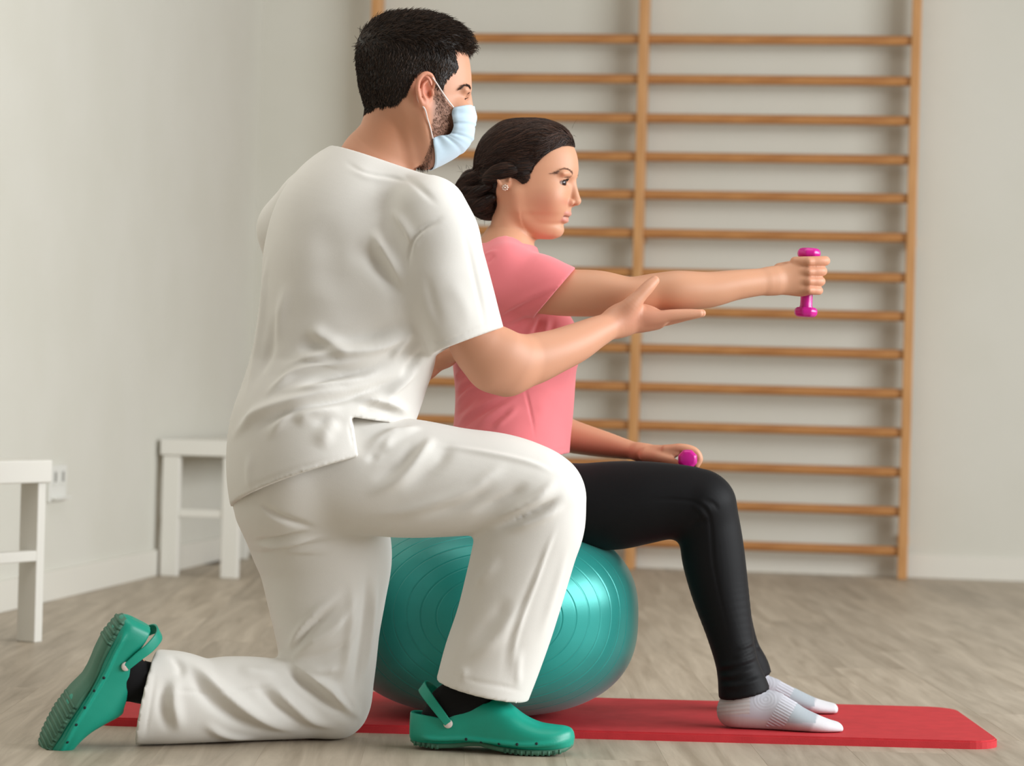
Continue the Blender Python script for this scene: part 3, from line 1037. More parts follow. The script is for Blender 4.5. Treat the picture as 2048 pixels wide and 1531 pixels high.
# hair: shell, knot and strands combed back to it
th_ = .0118 * np.clip(pd / 30, 0, 1) ** .75
capV, capF, _u = cap_from(V, Fc, Nn, scalp & (np.abs(sc) < .098), th_)
bun = [('+', HC_([(1058, 338, -.068, .012, .008), (1044, 344, -.0775, .014, .009), (1028, 347, -.0815, .015, .010), (1010, 352, -.078, .014, .010), (992, 362, -.066, .012, .010)]), 0),
       ('+', Ell(HPt(968, 392, 0), (.034, .042, .050), [A, B, S]), 0),
       ('+', Ell(HPt(986, 412, 0), (.022, .022, .052), [A, B, S]), .02),
       ('+', Ell(HPt(942, 368, 0), (.024, .030, .034), [A, B, S]), .012),
       ('+', HC_([(948, 388, -.012, .026, .030), (935, 400, -.014, .022), (922, 416, -.014, .020), (912, 436, -.012, .017), (906, 455, -.010, .013)]), .012),
       ('+', HC_([(985, 350, -.052, .008), (958, 356, -.042, .011), (936, 364, -.028, .012), (924, 378, -.010, .012), (926, 392, .01, .01)]), .005),
       ('+', HC_([(995, 376, -.060, .007), (972, 384, -.055, .010), (950, 386, -.042, .012), (930, 376, -.022, .012)]), .004),
       ('+', HC_([(998, 398, -.054, .009), (978, 410, -.056, .012), (958, 410, -.046, .014), (940, 396, -.032, .012)]), .004)]
bV, bF = mesh_vol(bun, .0022, 2)
hb = BVHTree.FromPolygons([tuple(v) for v in np.concatenate([capV, bV]).tolist()], [tuple(f) for f in np.concatenate([capF, bF + len(capV)]).tolist()])
def comb(starts, goal_fn, arc, n=14, lift=.0012):
    out = []
    for s0 in starts:
        g, ar = goal_fn(s0), arc
        pts = []
        jit = rng.normal(0, .0012, 3)
        for t in np.linspace(0, 1, n):
            p = s0 * (1 - t) + g * t + B * (ar * math.sin(math.pi * t)) + jit * math.sin(math.pi * t)
            r = hb.find_nearest(Vector(p))
            if r[0] is None: pts.append(p); continue
            nn = np.array(r[1]); pp = np.array(r[0])
            if (p - pp) @ nn < 0 and (pp - O) @ nn < 0: nn = -nn
            pts.append(pp + nn * (lift * (0.7 + .6 * math.sin(math.pi * min(t * 1.15, 1)))))
        out.append(pts)
    return np.array(out)
starts = []
front = [(1153, 297), (1146, 295), (1132, 296), (1120, 301), (1110, 310), (1102, 320), (1094, 329), (1087, 336), (1082, 345), (1079, 352), (1076, 362), (1070, 372), (1060, 373), (1052, 363), (1040, 356), (1024, 349)]
fp = catmull(np.array(front, float), 6)
for side in (-1, 1):
    for rep in range(16 if side < 0 else 3):
        for f_ in fp:
            x, y = f_ + rng.normal(0, 2.2, 2)
            w = np.interp(y, [293, 300, 320, 340, 370], [.0, .022, .05, .066, .075])
            if y < 300: w = rng.random() * .03
            starts.append(HPt(x, y, side * w))
def goal(s0):
    h = (s0 - O) @ S
    a = rng.normal(0, 1, 3)
    return HPt(948 + 7 * a[0], 378 + 11 * a[1], .35 * h + .008 * a[2])
paths1 = comb(starts, goal, .018)
# crown strands that start behind the parting
st2 = []
for k in range(1300):
    x = rng.uniform(985, 1140); h = rng.uniform(-.075, .06)
    y = np.interp(x, [985, 1040, 1100, 1140], [262, 246, 252, 275]) + (abs(h) / .075) ** 2 * 70
    st2.append(HPt(x, y, h))
paths2 = comb(st2, goal, .014)
# short stretches of combed hair all over the shell
st3 = capV[rng.choice(len(capV), 2600)]
paths4 = comb(st3, lambda s0: s0 * .55 + goal(s0) * .45, .006, 9, .0016)
# strands wound over the knot
paths3 = []
near = np.nonzero((bV - O) @ S < .03)[0]
for k in range(2300):
    p = bV[rng.choice(near)].copy()
    pts = []
    base_d = -A * .9 - B * .45 + S * rng.normal(0, .25)
    if (p - O) @ A > hx(985) and (p - O) @ B > hy(372): base_d = -A - B * .12          # hair laid over the ear
    for stp in range(9):
        r = hb.find_nearest(Vector(p)); pp = np.array(r[0]); nn = np.array(r[1])
        pts.append(pp + nn * .0007)
        d = base_d - (base_d @ nn) * nn
        p = pp + norm(d) * .0042
    paths3.append(pts)
paths3 = np.array(paths3)
paths5 = []
for k in range(2600):
    p = capV[rng.integers(len(capV))].copy()
    base_d = -A + B * rng.normal(-.08, .12)
    pts = []
    for stp in range(9):
        r = hb.find_nearest(Vector(p)); pp = np.array(r[0]); nn = np.array(r[1])
        if (pp - O) @ nn < 0: nn = -nn
        pts.append(pp + nn * .0008)
        p = pp + norm(base_d - (base_d @ nn) * nn) * .0045
    paths5.append(pts)
paths5 = np.array(paths5)
# loose wisps
wis = []
for k in range(46):
    s0 = [HPt(rng.uniform(925, 960), rng.uniform(335, 352), rng.uniform(-.03, .02)), HPt(rng.uniform(960, 1000), rng.uniform(430, 438), rng.uniform(-.045, .02)), HPt(rng.uniform(1090, 1150), rng.uniform(255, 290), rng.uniform(-.03, .03))][k % 3]
    dv = [B * .9 - A * .5, -B * .5 - A * .8, A * .2 + B * .6][k % 3] + rng.normal(0, .35, 3)
    L_ = rng.uniform(.008, .018); bend = rng.normal(0, .3, 3)
    wis.append([s0 + dv * L_ * t + bend * L_ * t * t for t in np.linspace(0, 1, 6)])
def hair_object(groups, parent, material, c0, c1, shell_n):
    """join shells and strands; every strand gets its own shade of the hair colour"""
    cols_ = []
    for i, (Vv, Ff, per) in enumerate(groups):
        if per is None: cols_.append(np.tile(np.asarray(c0), (len(Vv), 1)))
        else:
            w = np.repeat(rng.random(len(Vv) // per) ** 1.6, per)[:, None]
            cols_.append(np.asarray(c0) * (1 - w) + np.asarray(c1) * w)
    me = mkmesh('hair', *join([(a, b) for a, b, _ in groups])); set_col(me, np.concatenate(cols_))
    return mkobj('hair', me, material, parent)
M['hair_s'] = attr_color(mat('hair_strands', srgb(40, 26, 20), 0.46))
nodes(M['hair_s'])[2].inputs['Specular IOR Level'].default_value = 0.28
def sg(p, r): return (*strands_obj(p, r), p.shape[1] * 3)
hair_object([(capV, capF, None), (bV, bF, None), sg(paths1, .00062), sg(paths2, .00062), sg(paths4, .00058), sg(paths5, .0006), sg(paths3, .00062), sg(np.array(wis), .0004)], woman, M['hair_s'], srgb(30, 19, 15), srgb(78, 53, 41), 2)

# eyes, lashes, brows, earring
def eyeball(name, c, r, A_, B_, S_, look, parent, iris=(70, 44, 32)):
    n, k = 24, 24
    Vv, Ff, Cl = [], [], []
    look = norm(look)
    s1 = norm(np.cross(B_, look)); u1 = np.cross(look, s1)
    for i in range(n + 1):
        t = math.pi * i / n
        for j in range(k):
            p = 2 * math.pi * j / k
            d = look * math.cos(t) + s1 * math.sin(t) * math.cos(p) + u1 * math.sin(t) * math.sin(p)
            Vv.append(c + d * r)
            deg = math.degrees(t)
            Cl.append(srgb(12, 8, 8) if deg < 10 else (srgb(*iris) if deg < 33 else srgb(196, 182, 176)))
    for i in range(n):
        for j in range(k):
            Ff.append((i * k + j, i * k + (j + 1) % k, (i + 1) * k + (j + 1) % k, (i + 1) * k + j))
    me = mkmesh(name, Vv, np.array(Ff)); set_col(me, np.array(Cl))
    return mkobj(name, me, M['eye'], parent)
for i, e in enumerate(EYE):
    eyeball('eyeball', e, .0119, A, B, S, A * .9 - S * .46 - B * .14, woman, (58, 36, 28))
    sgn = -1 if i == 0 else 1
    lp = []
    for t in np.linspace(-1, 1, 13):
        d = norm(A * (.95 - .35 * t * t) + S * (.95 * t) + B * (.33 - .30 * t * t))
        lp.append(e + A * (d @ A) * .0136 + B * (d @ B) * .0136 + S * (d @ S) * .0150)
    lp = np.array(lp)
    parts = [tube(lp[None], np.array([[.0004] + [.0010] * 11 + [.0004]]), 4)]
    ls = []
    for k in range(46):
        b0 = lp[rng.integers(0, 13)] + rng.normal(0, .0003, 3)
        dv = norm((b0 - e)) * .8 + B * .15
        ls.append([b0 + dv * .0048 * t + B * .0020 * t * t for t in np.linspace(0, 1, 5)])
    parts.append(strands_obj(np.array(ls), .00032))
    mkobj('eyelashes', mkmesh('eyelashes', *join(parts)), M['lash'], woman)
bodyT = BVHTree.FromPolygons([tuple(v) for v in V.tolist()], [tuple(f) for f in Fc.tolist()])
def brow(path, n, wid, L, r, A_, parent, material, surf, HP):
    """short hairs along a brow line"""
    pc = catmull(np.array(path, float), 10)
    ls = []
    for k in range(n):
        t = rng.random() ** .6; i = int(t * (len(pc) - 1))
        x, y, c = pc[i]
        h = HP(x, y + rng.normal(0, 1) * wid * np.interp(t, [0, .25, .8, 1], [.2, .5, 1, 1]), c)
        hit = surf.find_nearest(Vector(h)); p = np.array(hit[0]); nn = np.array(hit[1])
        j = max(i - 3, 0); pr = HP(*pc[j]); cu = HP(*pc[min(i + 3, len(pc) - 1)])
        d = norm(pr - cu) + nn * .25 + rng.normal(0, .12, 3)
        ls.append([p + nn * .0003 + d * L * t2 for t2 in np.linspace(0, 1, 4)])
    mkobj('eyebrow', mkmesh('eyebrow', *strands_obj(np.array(ls), r)), material, parent)
for sgn in (-1, 1):
    brow([(1112, 352.5, sgn * .054), (1124, 350, sgn * .046), (1135, 347.5, sgn * .033), (1144, 351, sgn * .020)], 230, 2.1, .0042, .00030, A, woman, M['brow_w'], bodyT, HPt)
def flower(c, parent):
    parts = []
    for k in range(9):
        a = k * 2 * math.pi / 8
        p = c + (0 if k == 8 else .0045) * (math.cos(a) * A + math.sin(a) * B) - S * (.002 if k == 8 else 0)
        Vv, Ff = [], []
        n, m2 = 6, 8
        for i in range(n + 1):
            for j in range(m2):
                t, f2 = math.pi * i / n, 2 * math.pi * j / m2
                Vv.append(p + .0023 * np.array([math.sin(t) * math.cos(f2), math.sin(t) * math.sin(f2), math.cos(t)]))
        for i in range(n):
            for j in range(m2): Ff.append((i * m2 + j, i * m2 + (j + 1) % m2, (i + 1) * m2 + (j + 1) % m2, (i + 1) * m2 + j))
        parts.append((np.array(Vv), np.array(Ff)))
    o = mkobj('earring', mkmesh('earring', *join(parts)), M['jewel'], parent)
    o['label'] = 'sparkling flower stud earring'
flower(HPt(1031, 381, -.0825), woman)

W_SHIRT_FOLDS = [
    ([(985, 636), (1004, 624), (1058, 595), (1127, 563)], 3.5, 5, 8), ([(985, 645), (1030, 620), (1085, 592), (1130, 572)], -3, 6, 5), ([(990, 655), (1030, 636), (1068, 622)], 3, 5, 5), ([(1000, 668), (1040, 645), (1070, 632)], -3, 5, 5),
    ([(1074, 630), (1064, 650), (1052, 680)], 5, 5, 5), ([(1084, 628), (1076, 650), (1064, 684)], -4, 5, 5), ([(1098, 628), (1090, 660), (1084, 690)], 4, 6, 6), ([(1112, 630), (1104, 660), (1100, 690)], -3, 6, 6),
    ([(910, 856), (935, 830), (966, 810), (1046, 767)], 5, 6, 8), ([(915, 868), (950, 835), (1000, 806), (1046, 778)], -4, 6, 6), ([(940, 862), (970, 838), (1002, 815), (1044, 790)], 4, 6, 8), ([(985, 860), (1010, 838), (1044, 808)], 3.5, 6, 8), ([(965, 862), (1000, 835), (1030, 812)], -3, 6, 6),
    ([(909, 812), (925, 795), (948, 774), (985, 755)], 5, 6, 7), ([(909, 785), (930, 765), (960, 748)], 4, 6, 7), ([(909, 798), (935, 775), (970, 755)], -3, 5, 5), ([(908, 760), (920, 745), (940, 735)], 4, 6, 6), ([(908, 835), (930, 815), (960, 790)], -3.5, 6, 6), ([(1060, 860), (1080, 830), (1090, 790)], 1.5, 14, 14),
    ([(1047, 762), (1056, 800), (1062, 828), (1072, 884)], -2.2, 2.6, 2.6), ([(965, 512), (980, 505), (1000, 500)], 2, 4, 4), ([(968, 530), (982, 518), (992, 508)], -2.5, 4, 4), ([(1148, 541), (1110, 585), (1080, 618)], -1, 3, 3),
    ([(1095, 905), (1118, 900), (1138, 897)], -1, 3, 3),
]
W_LEG_FOLDS = [
    ([(1246, 1012), (1290, 1002), (1331, 998), (1390, 1004), (1418, 1030), (1428, 1131), (1446, 1220), (1466, 1310)], -1.6, 3, 3),
    ([(1384, 1012), (1400, 1020), (1412, 1040)], 2, 4, 4), ([(1392, 1002), (1412, 1012), (1424, 1030)], 2, 4, 4), ([(1372, 1060), (1395, 1045), (1420, 1040)], -3, 6, 6), ([(1400, 1000), (1425, 1005), (1440, 1025)], -1.5, 4, 4),
    ([(1430, 1334), (1460, 1330), (1500, 1318), (1520, 1305)], 3, 4, 5), ([(1432, 1344), (1470, 1338), (1518, 1320)], -2.5, 4, 4), ([(1434, 1352), (1470, 1350), (1524, 1332)], 3, 4, 5), ([(1436, 1362), (1480, 1360), (1526, 1345)], -2.5, 4, 4), ([(1437, 1371), (1480, 1370), (1530, 1354)], 3, 4, 5),
    ([(1470, 1300), (1495, 1290), (1510, 1280)], 2.5, 4, 4), ([(1465, 1318), (1490, 1308), (1515, 1294)], 2.5, 4, 4), ([(1440, 1386), (1490, 1383), (1534, 1366)], -1, 3, 3),
    ([(1512, 1262), (1514, 1275)], 3, 4, 4), ([(1512, 1288), (1520, 1300)], 3, 4, 4),
]
# ------------------------------------------------------------------ T-shirt
sh = [('+', E([(950, 500, 1060, 498, 4.83, .085), (935, 520, 1075, 517, 4.83, .13), (922, 550, 1088, 545, 4.83, .155), (910, 600, 1112, 600, 4.83, .158), (904, 660, 1140, 655, 4.83, .15), (905, 715, 1152, 715, 4.83, .14),
               (910, 770, 1150, 775, 4.83, .128), (910, 815, 1146, 830, 4.83, .13), (906, 860, 1142, 865, 4.83, .14), (900, 905, 1139, 905, 4.83, .155), (896, 935, 1138, 935, 4.83, .165)]), 0)]
for c in (-.062, .062):
    sh.append(('+', EL(1106, 690, 4.83 + c, .049, .056, .052), .04))
sh.append(('+', Cc([(1012, 530, 4.685, .045), (1010, 507, 4.76, .045), (1010, 497, 4.83, .045), (1010, 507, 4.90, .045), (1012, 530, 4.975, .045)]), .03))
sh.append(('+', Cut(E([(985, 500, 972, 625, 4.70, .056), (1035, 500, 1015, 632, 4.69, .055), (1085, 507, 1058, 634, 4.675, .052), (1128, 525, 1090, 635, 4.665, .051), (1172, 545, 1128, 650, 4.66, .05)]), cutline((1153, 534), (1076, 624), 4.67, (1060, 540))), .02))
sh.append(('+', Cc([(1005, 545, 4.97, .055), (1015, 620, 5.0, .056), (1025, 700, 5.02, .055)]), .02))
sh.append(carve(930, 425, 1080, 520, 4.70, 4.95, cutline((958, 492), (1068, 494), 4.83, (1010, 530))))
sh.append(carve(860, 880, 1200, 1000, 4.6, 5.1, cutline((890, 912), (1139, 906), 4.83, (1010, 800))))
# openings: neck, sleeve and hem are hollow
sh.append(('-', E([(966, 470, 1064, 478, 4.83, .053), (962, 505, 1064, 505, 4.83, .056)]), 0))
sh.append(('-', E([(1098, 535, 1083, 628, 4.673, .0445), (1150, 541, 1137, 630, 4.665, .0445), (1215, 545, 1205, 631, 4.66, .044)]), 0))
sV, sF = mesh_vol(sh, .0029, 2)
sV = folds(sV, sF, W_SHIRT_FOLDS)
sV = smooth(sV, sF, 1)
mkobj('t_shirt', mkmesh('t_shirt', sV, sF), M['shirt'], woman)

# ------------------------------------------------------------------ leggings
lg = [('+', EL(990, 965, 4.83, .105, .085, .165), 0)]
near_th = [(980, 900, 985, 1055, 4.745, .082), (1080, 918, 1078, 1085, 4.742, .083), (1158, 926, 1150, 1094, 4.74, .083), (1224, 922, 1224, 1099, 4.735, .080), (1278, 921.5, 1278, 1089, 4.73, .075), (1330, 925, 1322, 1079, 4.725, .068), (1378, 931, 1366, 1077, 4.722, .064), (1405, 937, 1385, 1074, 4.72, .062)]
lg.append(('+', E(near_th), .03))
lg.append(('+', E([(1366, 1035, 1466, 985, 4.722, .060), (1361, 1072, 1474, 1022, 4.722, .058), (1362, 1100, 1483, 1065, 4.722, .058), (1367, 1135, 1490, 1112, 4.722, .058), (1384, 1192, 1497, 1175, 4.72, .055), (1411, 1264, 1505, 1250, 4.71, .047), (1430, 1325, 1512, 1305, 4.70, .041), (1436, 1360, 1524, 1340, 4.695, .041), (1438, 1392, 1537, 1368, 4.69, .043), (1440, 1425, 1548, 1402, 4.69, .044)]), .02))
far_th = [(a, b + 6, c, d - 4, e + .18, f) for a, b, c, d, e, f in near_th]
lg.append(('+', E(far_th), .03))
lg.append(('+', E([(1372, 1030, 1464, 990, 4.905, .058), (1368, 1072, 1472, 1028, 4.905, .056), (1372, 1110, 1483, 1085, 4.91, .055), (1392, 1180, 1494, 1165, 4.915, .052), (1420, 1250, 1504, 1236, 4.925, .045), (1445, 1305, 1518, 1290, 4.94, .040), (1462, 1345, 1537, 1325, 4.95, .041), (1468, 1375, 1545, 1355, 4.95, .042)]), .02))
lg.append(carve(1400, 1340, 1600, 1460, 4.55, 4.79, cutline((1440, 1396), (1538, 1375), 4.69, (1480, 1300), .1)))
lg.append(carve(1400, 1300, 1600, 1430, 4.84, 5.1, cutline((1455, 1362), (1539, 1344), 4.95, (1490, 1250), .1)))
lg.append(('-', E([(1449, 1405, 1534, 1386, 4.69, .037), (1450, 1440, 1545, 1425, 4.69, .038)]), 0))
lV, lF = mesh_vol(lg, .0032, 2)
lV = folds(lV, lF, W_LEG_FOLDS)
mkobj('leggings', mkmesh('leggings', lV, lF), M['leggings'], woman)

# ------------------------------------------------------------------ ankle socks
def sock(rows, ankle, name):
    pr = [('+', E(rows), 0), ('+', E(ankle), .015), ('-', Half((0, 0, MT + .0008), (0, 0, 1)), .004)]
    Vv, Ff = mesh_vol(pr, .0018, 2)
    pp, _ = project(Vv)
    return Vv, Ff, pp
def sock_obj(rows, ankle, dx, dy, sc_):
    Vv, Ff, pp = sock(rows, ankle, 'sock')
    x = (pp[:, 0] - dx) / sc_; y = (pp[:, 1] - dy) / sc_          # as on the near foot
    Nv = vnormals(Vv, Ff)
    grey, white, warm = np.array(srgb(180, 180, 187)), np.array(srgb(212, 211, 214)), np.array(srgb(186, 181, 179))
    c = np.tile(grey, (len(Vv), 1))
    top = 1378 + np.clip((x - 1535) * .52, 0, 200)
    low = y - top
    c = hsv_mix(c, warm, np.clip((y - 1424 - (x - 1440) * .14) / 6, 0, 1))
    c = hsv_mix(c, white, np.clip((x - 1628 + (y - 1440) * .5) / 6, 0, 1))
    rib = ((x + (y - 1400) * .55) > 1560) & ((x + (y - 1400) * .55) < 1597) & (y < 1452)
    ph = np.sin((y - (x - 1570) * .55) * 2 * math.pi / 6.5)
    c = np.where(rib[:, None], grey * (1.12 + .16 * ph[:, None]), c)
    pad = ((x + (y - 1400) * .55) >= 1597) & (x < 1632) & (y < 1445)
    c = np.where(pad[:, None], np.array(srgb(166, 174, 180)), c)
    back = (x < 1500) & (y < 1428)
    ph2 = np.sin((y + (x - 1470) * .10) * 2 * math.pi / 8)
    c = np.where(back[:, None], warm * (1.0 + .06 * ph2[:, None]), c)
    r2 = np.hypot(x - 1530, (y - 1398) * 1.1)
    sw = (r2 < 26) & (y > 1380)
    c = np.where(sw[:, None], grey * (1.02 + .045 * np.sin(r2[:, None] * 2 * math.pi / 6.5)), c)
    disp = np.where(rib, .0007 * ph, 0) + np.where(sw, .0002 * np.sin(r2 * 2 * math.pi / 6.5), 0) + np.where(back, .0003 * ph2, 0)
    Vv = Vv + Nv * disp[:, None]
    me = mkmesh('sock', Vv, Ff); set_col(me, c)
    return mkobj('sock', me, M['sock_grey'], woman)
sock_obj([(1466, 1390, 1461, 1453, 4.69, .028), (1484, 1388, 1470, 1456, 4.69, .031), (1540, 1379, 1528, 1462, 4.69, .033), (1570, 1393, 1560, 1464, 4.688, .037), (1597, 1411, 1592, 1466, 4.685, .041), (1630, 1427, 1628, 1468, 4.685, .042), (1652, 1436, 1652, 1468, 4.688, .038), (1669, 1441, 1669, 1467, 4.692, .032)],
         [(1452, 1345, 1510, 1335, 4.695, .028), (1446, 1380, 1522, 1365, 4.69, .031), (1445, 1410, 1530, 1395, 4.69, .032)], 0, 0, 1.0)
sock_obj([(1490, 1362, 1485, 1414, 4.955, .028), (1505, 1358, 1492, 1416, 4.955, .030), (1533, 1351, 1525, 1420, 4.955, .032), (1562, 1363, 1555, 1422, 4.955, .035), (1590, 1377, 1586, 1424, 4.955, .039), (1624, 1393, 1622, 1428, 4.955, .040), (1648, 1401, 1648, 1429, 4.955, .035), (1664, 1405, 1664, 1428, 4.955, .030)],
         [(1474, 1320, 1522, 1308, 4.95, .027), (1470, 1350, 1530, 1338, 4.955, .030), (1470, 1380, 1530, 1370, 4.955, .030)], 0 - 3, -33, 1.0)

# ------------------------------------------------------------------ dumbbells
def dumbbell(c0, c1, rh, rg, label, nside=8, head_len=.024):
    c0, c1 = np.asarray(c0), np.asarray(c1)
    L_ = np.linalg.norm(c1 - c0); U = (c1 - c0) / L_
    a = norm(np.cross(U, FV if abs(U @ FV) < .8 else RV)); b = np.cross(U, a)
    prof_head = [(0, .0), (.0, .62), (.0015, .82), (.005, .96), (.009, 1.0), (head_len - .007, 1.0), (head_len - .003, .95), (head_len, .78)]
    seg = 48
    root = thing('dumbbell', tuple(0.5 * (c0 + c1)), label, 'dumbbell', 'small pink dumbbells')
    bpy.context.view_layer.update()
    def lathe(name, prof, poly):
        Vv, Ff = [], []
        for t, r in prof:
            for j in range(seg):
                f2 = 2 * math.pi * j / seg
                k = 1.0
                if poly:
                    s3 = 2 * math.pi / nside
                    k = math.cos(s3 / 2) / math.cos(((f2 + s3 / 2) % s3) - s3 / 2)
                    k = .75 * k + .25
                Vv.append(c0 + U * t + (a * math.cos(f2) + b * math.sin(f2)) * max(r * k, 1e-5))
        for i in range(len(prof) - 1):
            for j in range(seg): Ff.append((i * seg + j, (i + 1) * seg + j, (i + 1) * seg + (j + 1) % seg, i * seg + (j + 1) % seg))
        return mkobj(name, mkmesh(name, Vv, np.array(Ff)), M['pink'], root)
    lathe('weight_head', [(t, r * rh) for t, r in prof_head], True)
    lathe('weight_head', [(L_ - t, r * rh) for t, r in prof_head], True)
    lathe('handle', [(head_len - .004, rg * 1.25), (head_len + .004, rg * 1.02), (head_len + .012, rg), (L_ / 2, rg * .98), (L_ - head_len - .012, rg), (L_ - head_len - .004, rg * 1.02), (L_ - head_len + .004, rg * 1.25)], False)
    return root
dumbbell(P(1618.5, 496, 4.742), P(1611, 634, 4.742), .0228, .0115, 'pink dumbbell held upright in the outstretched fist', 8, .0185)
dumbbell(P(1375, 918, 4.815), P(1377, 917, 4.955), .0195, .0105, 'pink dumbbell lying end-on on the thigh under the resting hand', 8, .022)
# ------------------------------------------------------------------ kneeling person
M['uniform'] = cloth_material('offwhite_cotton', srgb(226, 223, 217), srgb(231, 228, 222), 0.85, 900, 0.12, 0.12)
M['skin_m'] = skin_material('skin_light')
M['black_sock'] = cloth_material('black_sock', srgb(16, 15, 17), srgb(20, 19, 21), 0.85, 900, 0.1, 0.05)
M['mask'] = cloth_material('mask_pale_blue', srgb(198, 220, 236), srgb(204, 226, 240), 0.75, 1500, 0.05, 0.1)
M['mask_loop'] = mat('mask_loop', srgb(236, 224, 220), 0.7)
M['clog'] = add_noise(mat('clog_teal', srgb(16, 156, 132), 0.4), srgb(14, 152, 128), srgb(18, 160, 136), scale=10, bump=0.05, bscale=300)
M['clog_sole'] = mat('clog_sole', srgb(70, 118, 96), 0.6)
M['clog_dark'] = mat('clog_hole', srgb(8, 30, 34), 0.7)
M['rivet'] = mat('rivet_white', srgb(238, 222, 216), 0.35)
man = thing('person', tuple(PF(640, 1490)), 'kneeling person in white tunic, trousers, teal clogs and pale blue face mask', 'person')
bpy.context.view_layer.update()

MD = 4.44; MYAW = -12
Om, Am, Bm, Sm = head_frame(830, 190, MD, MYAW)
ms = MD / F; msx = ms / math.cos(math.radians(MYAW))
def mx(px): return (px - 830) * msx
def my(py): return -(py - 190) * ms
def MP(px, py, c): return Om + Am * mx(px) + Bm * my(py) + Sm * c
rows = []
for py, fr, bk, md, w in [
    (46, 845, 795, 820, .012), (51, 868, 772, 818, .034), (62, 892, 754, 818, .052), (82, 918, 738, 816, .066), (108, 934, 728, 814, .075),
    (140, 940, 723, 812, .0785), (165, 941.5, 724, 812, .0785), (182, 941, 728, 814, .0775), (198, 934, 735, 818, .0765), (215, 932, 745, 824, .0755), (235, 930, 762, 830, .073), (255, 928, 780, 836, .069),
    (275, 922, 798, 842, .064), (295, 911, 812, 848, .058), (312, 893, 824, 852, .050), (326, 874, 834, 853, .038), (334, 864, 842, 853, .024), (339, 858, 847, 853, .010)]:
    rows.append((my(py), mx(fr), mx(bk), mx(md), w))
body = [('+', Slices(Om, Am, Bm, Sm, rows, 2.15), 0)]
def HE(px, py, c, rx, ry, rc, rot=0.0):
    cc, ss = math.cos(math.radians(rot)), math.sin(math.radians(rot))
    return Ell(MP(px, py, c), (rx, ry, rc), [cc * Am + ss * Bm, -ss * Am + cc * Bm, Sm])
def HCm(rows, sub_=5):
    C = np.array([MP(r[0], r[1], r[2]) for r in rows]); ra = [r[3] for r in rows]; rb = [r[4] if len(r) > 4 else r[3] for r in rows]
    V = []
    for i in range(len(C)):
        t = C[min(i + 1, len(C) - 1)] - C[max(i - 1, 0)]
        v = np.cross(t, Sm); V.append(norm(v if np.linalg.norm(v) > 1e-6 else Bm))
    return Chain(C, ra, rb, V, sub_)
for c in (-1, 1):
    add(HE(920, 184, c * .028, .008, .007, .026, -5), .012)
    sub(HE(934, 203, c * .037, .0150, .0100, .021), .008)
    add(HE(912, 228, c * .042, .018, .018, .018), .02)
add(HCm([(934, 196, 0, .0085), (937, 214, 0, .0090), (940, 232, 0, .0105)]), .008)
add(HE(936, 243, 0, .011, .010, .014), .006)
add(HE(925, 272, 0, .012, .010, .022), .01)
add(HE(884, 305, 0, .014, .014, .020), .012)
EYM = [MP(910, 203, c * .0325) for c in (-1, 1)]
for e in EYM:
    body.append(('+', Ell(e, (.0130, .0130, .0142), [Am, Bm, Sm]), .004))
    body.append(('-', Ell(e + Am * .0100 + Bm * -.0005, (.0135, .0040, .0130), [Am, Bm, Sm]), .0012))
for c in (-1, 1):
    add(HCm([(834, 225, c * .063, .017), (842, 268, c * .055, .016), (856, 303, c * .038, .012), (874, 314, c * .014, .012)]), .016)
    # ear: plate, helix, antihelix, lobe, bowl
    add(HE(834, 190, c * .0785, .0135, .0265, .0065, 6), .004)
    sub(HE(838, 190, c * .0870, .0085, .0175, .0060, 6), .002)
    add(HCm([(850, 185, c * .082, .0028), (851, 173, c * .085, .0034), (843, 161, c * .088, .0040), (831, 160, c * .090, .0042), (821, 171, c * .091, .0042), (818, 187, c * .090, .0040), (821, 203, c * .087, .0038), (827, 217, c * .084, .0045)]), .002)
    add(HCm([(838, 172, c * .084, .0024), (829, 182, c * .0865, .0030), (828, 196, c * .086, .0032), (834, 208, c * .084, .0030)]), .003)
    add(HE(832, 218, c * .081, .0075, .0095, .0048), .004)
    add(HE(848, 196, c * .082, .0036, .0060, .0040), .003)
    sub(HE(841, 199, c * .084, .0035, .0070, .0060), .002)
# neck
add(E([(742, 190, 850, 215, 4.44, .055), (730, 225, 848, 262, 4.44, .056), (717, 258, 838, 305, 4.44, .058), (697, 282, 829, 338, 4.445, .062), (680, 306, 826, 362, 4.45, .066), (700, 350, 815, 400, 4.455, .06)]), .015)
add(HCm([(806, 225, -.052, .012), (812, 275, -.044, .011), (824, 325, -.026, .010)]), .016)
# clog frames first, so that feet, socks and shoes share them
a = math.radians(-7)
X1 = np.array([math.cos(a), math.sin(a), 0]); Z1 = np.array([0, 0, 1.0]); Y1 = np.cross(Z1, X1)
o1 = np.array([P(820, 1480, 4.425)[0], 4.425, .0035])
CL1 = np.stack([X1, Y1, Z1], 1)
X2 = norm(-.508 * RV - .861 * UV + .03 * FV)
th2 = math.radians(24)
Z2 = math.cos(th2) * (.861 * RV - .508 * UV) + math.sin(th2) * FV
Z2 = norm(Z2 - (Z2 @ X2) * X2); Y2 = np.cross(Z2, X2)
o2 = P(239, 1222, 4.30)
CL2 = np.stack([X2, Y2, Z2], 1)
def LC(mw3, org, rows, sub=5):
    C = np.array([np.asarray(r[:3]) @ mw3.T + org for r in rows])
    return Chain(C, [r[3] for r in rows], [r[4] if len(r) > 4 else r[3] for r in rows], [mw3[:, 2] if abs(r[2] - rows[0][2]) < .05 else mw3[:, 0] for r in rows], sub)
def W2L(p, mw3, org): return tuple((np.asarray(p) - org) @ mw3)
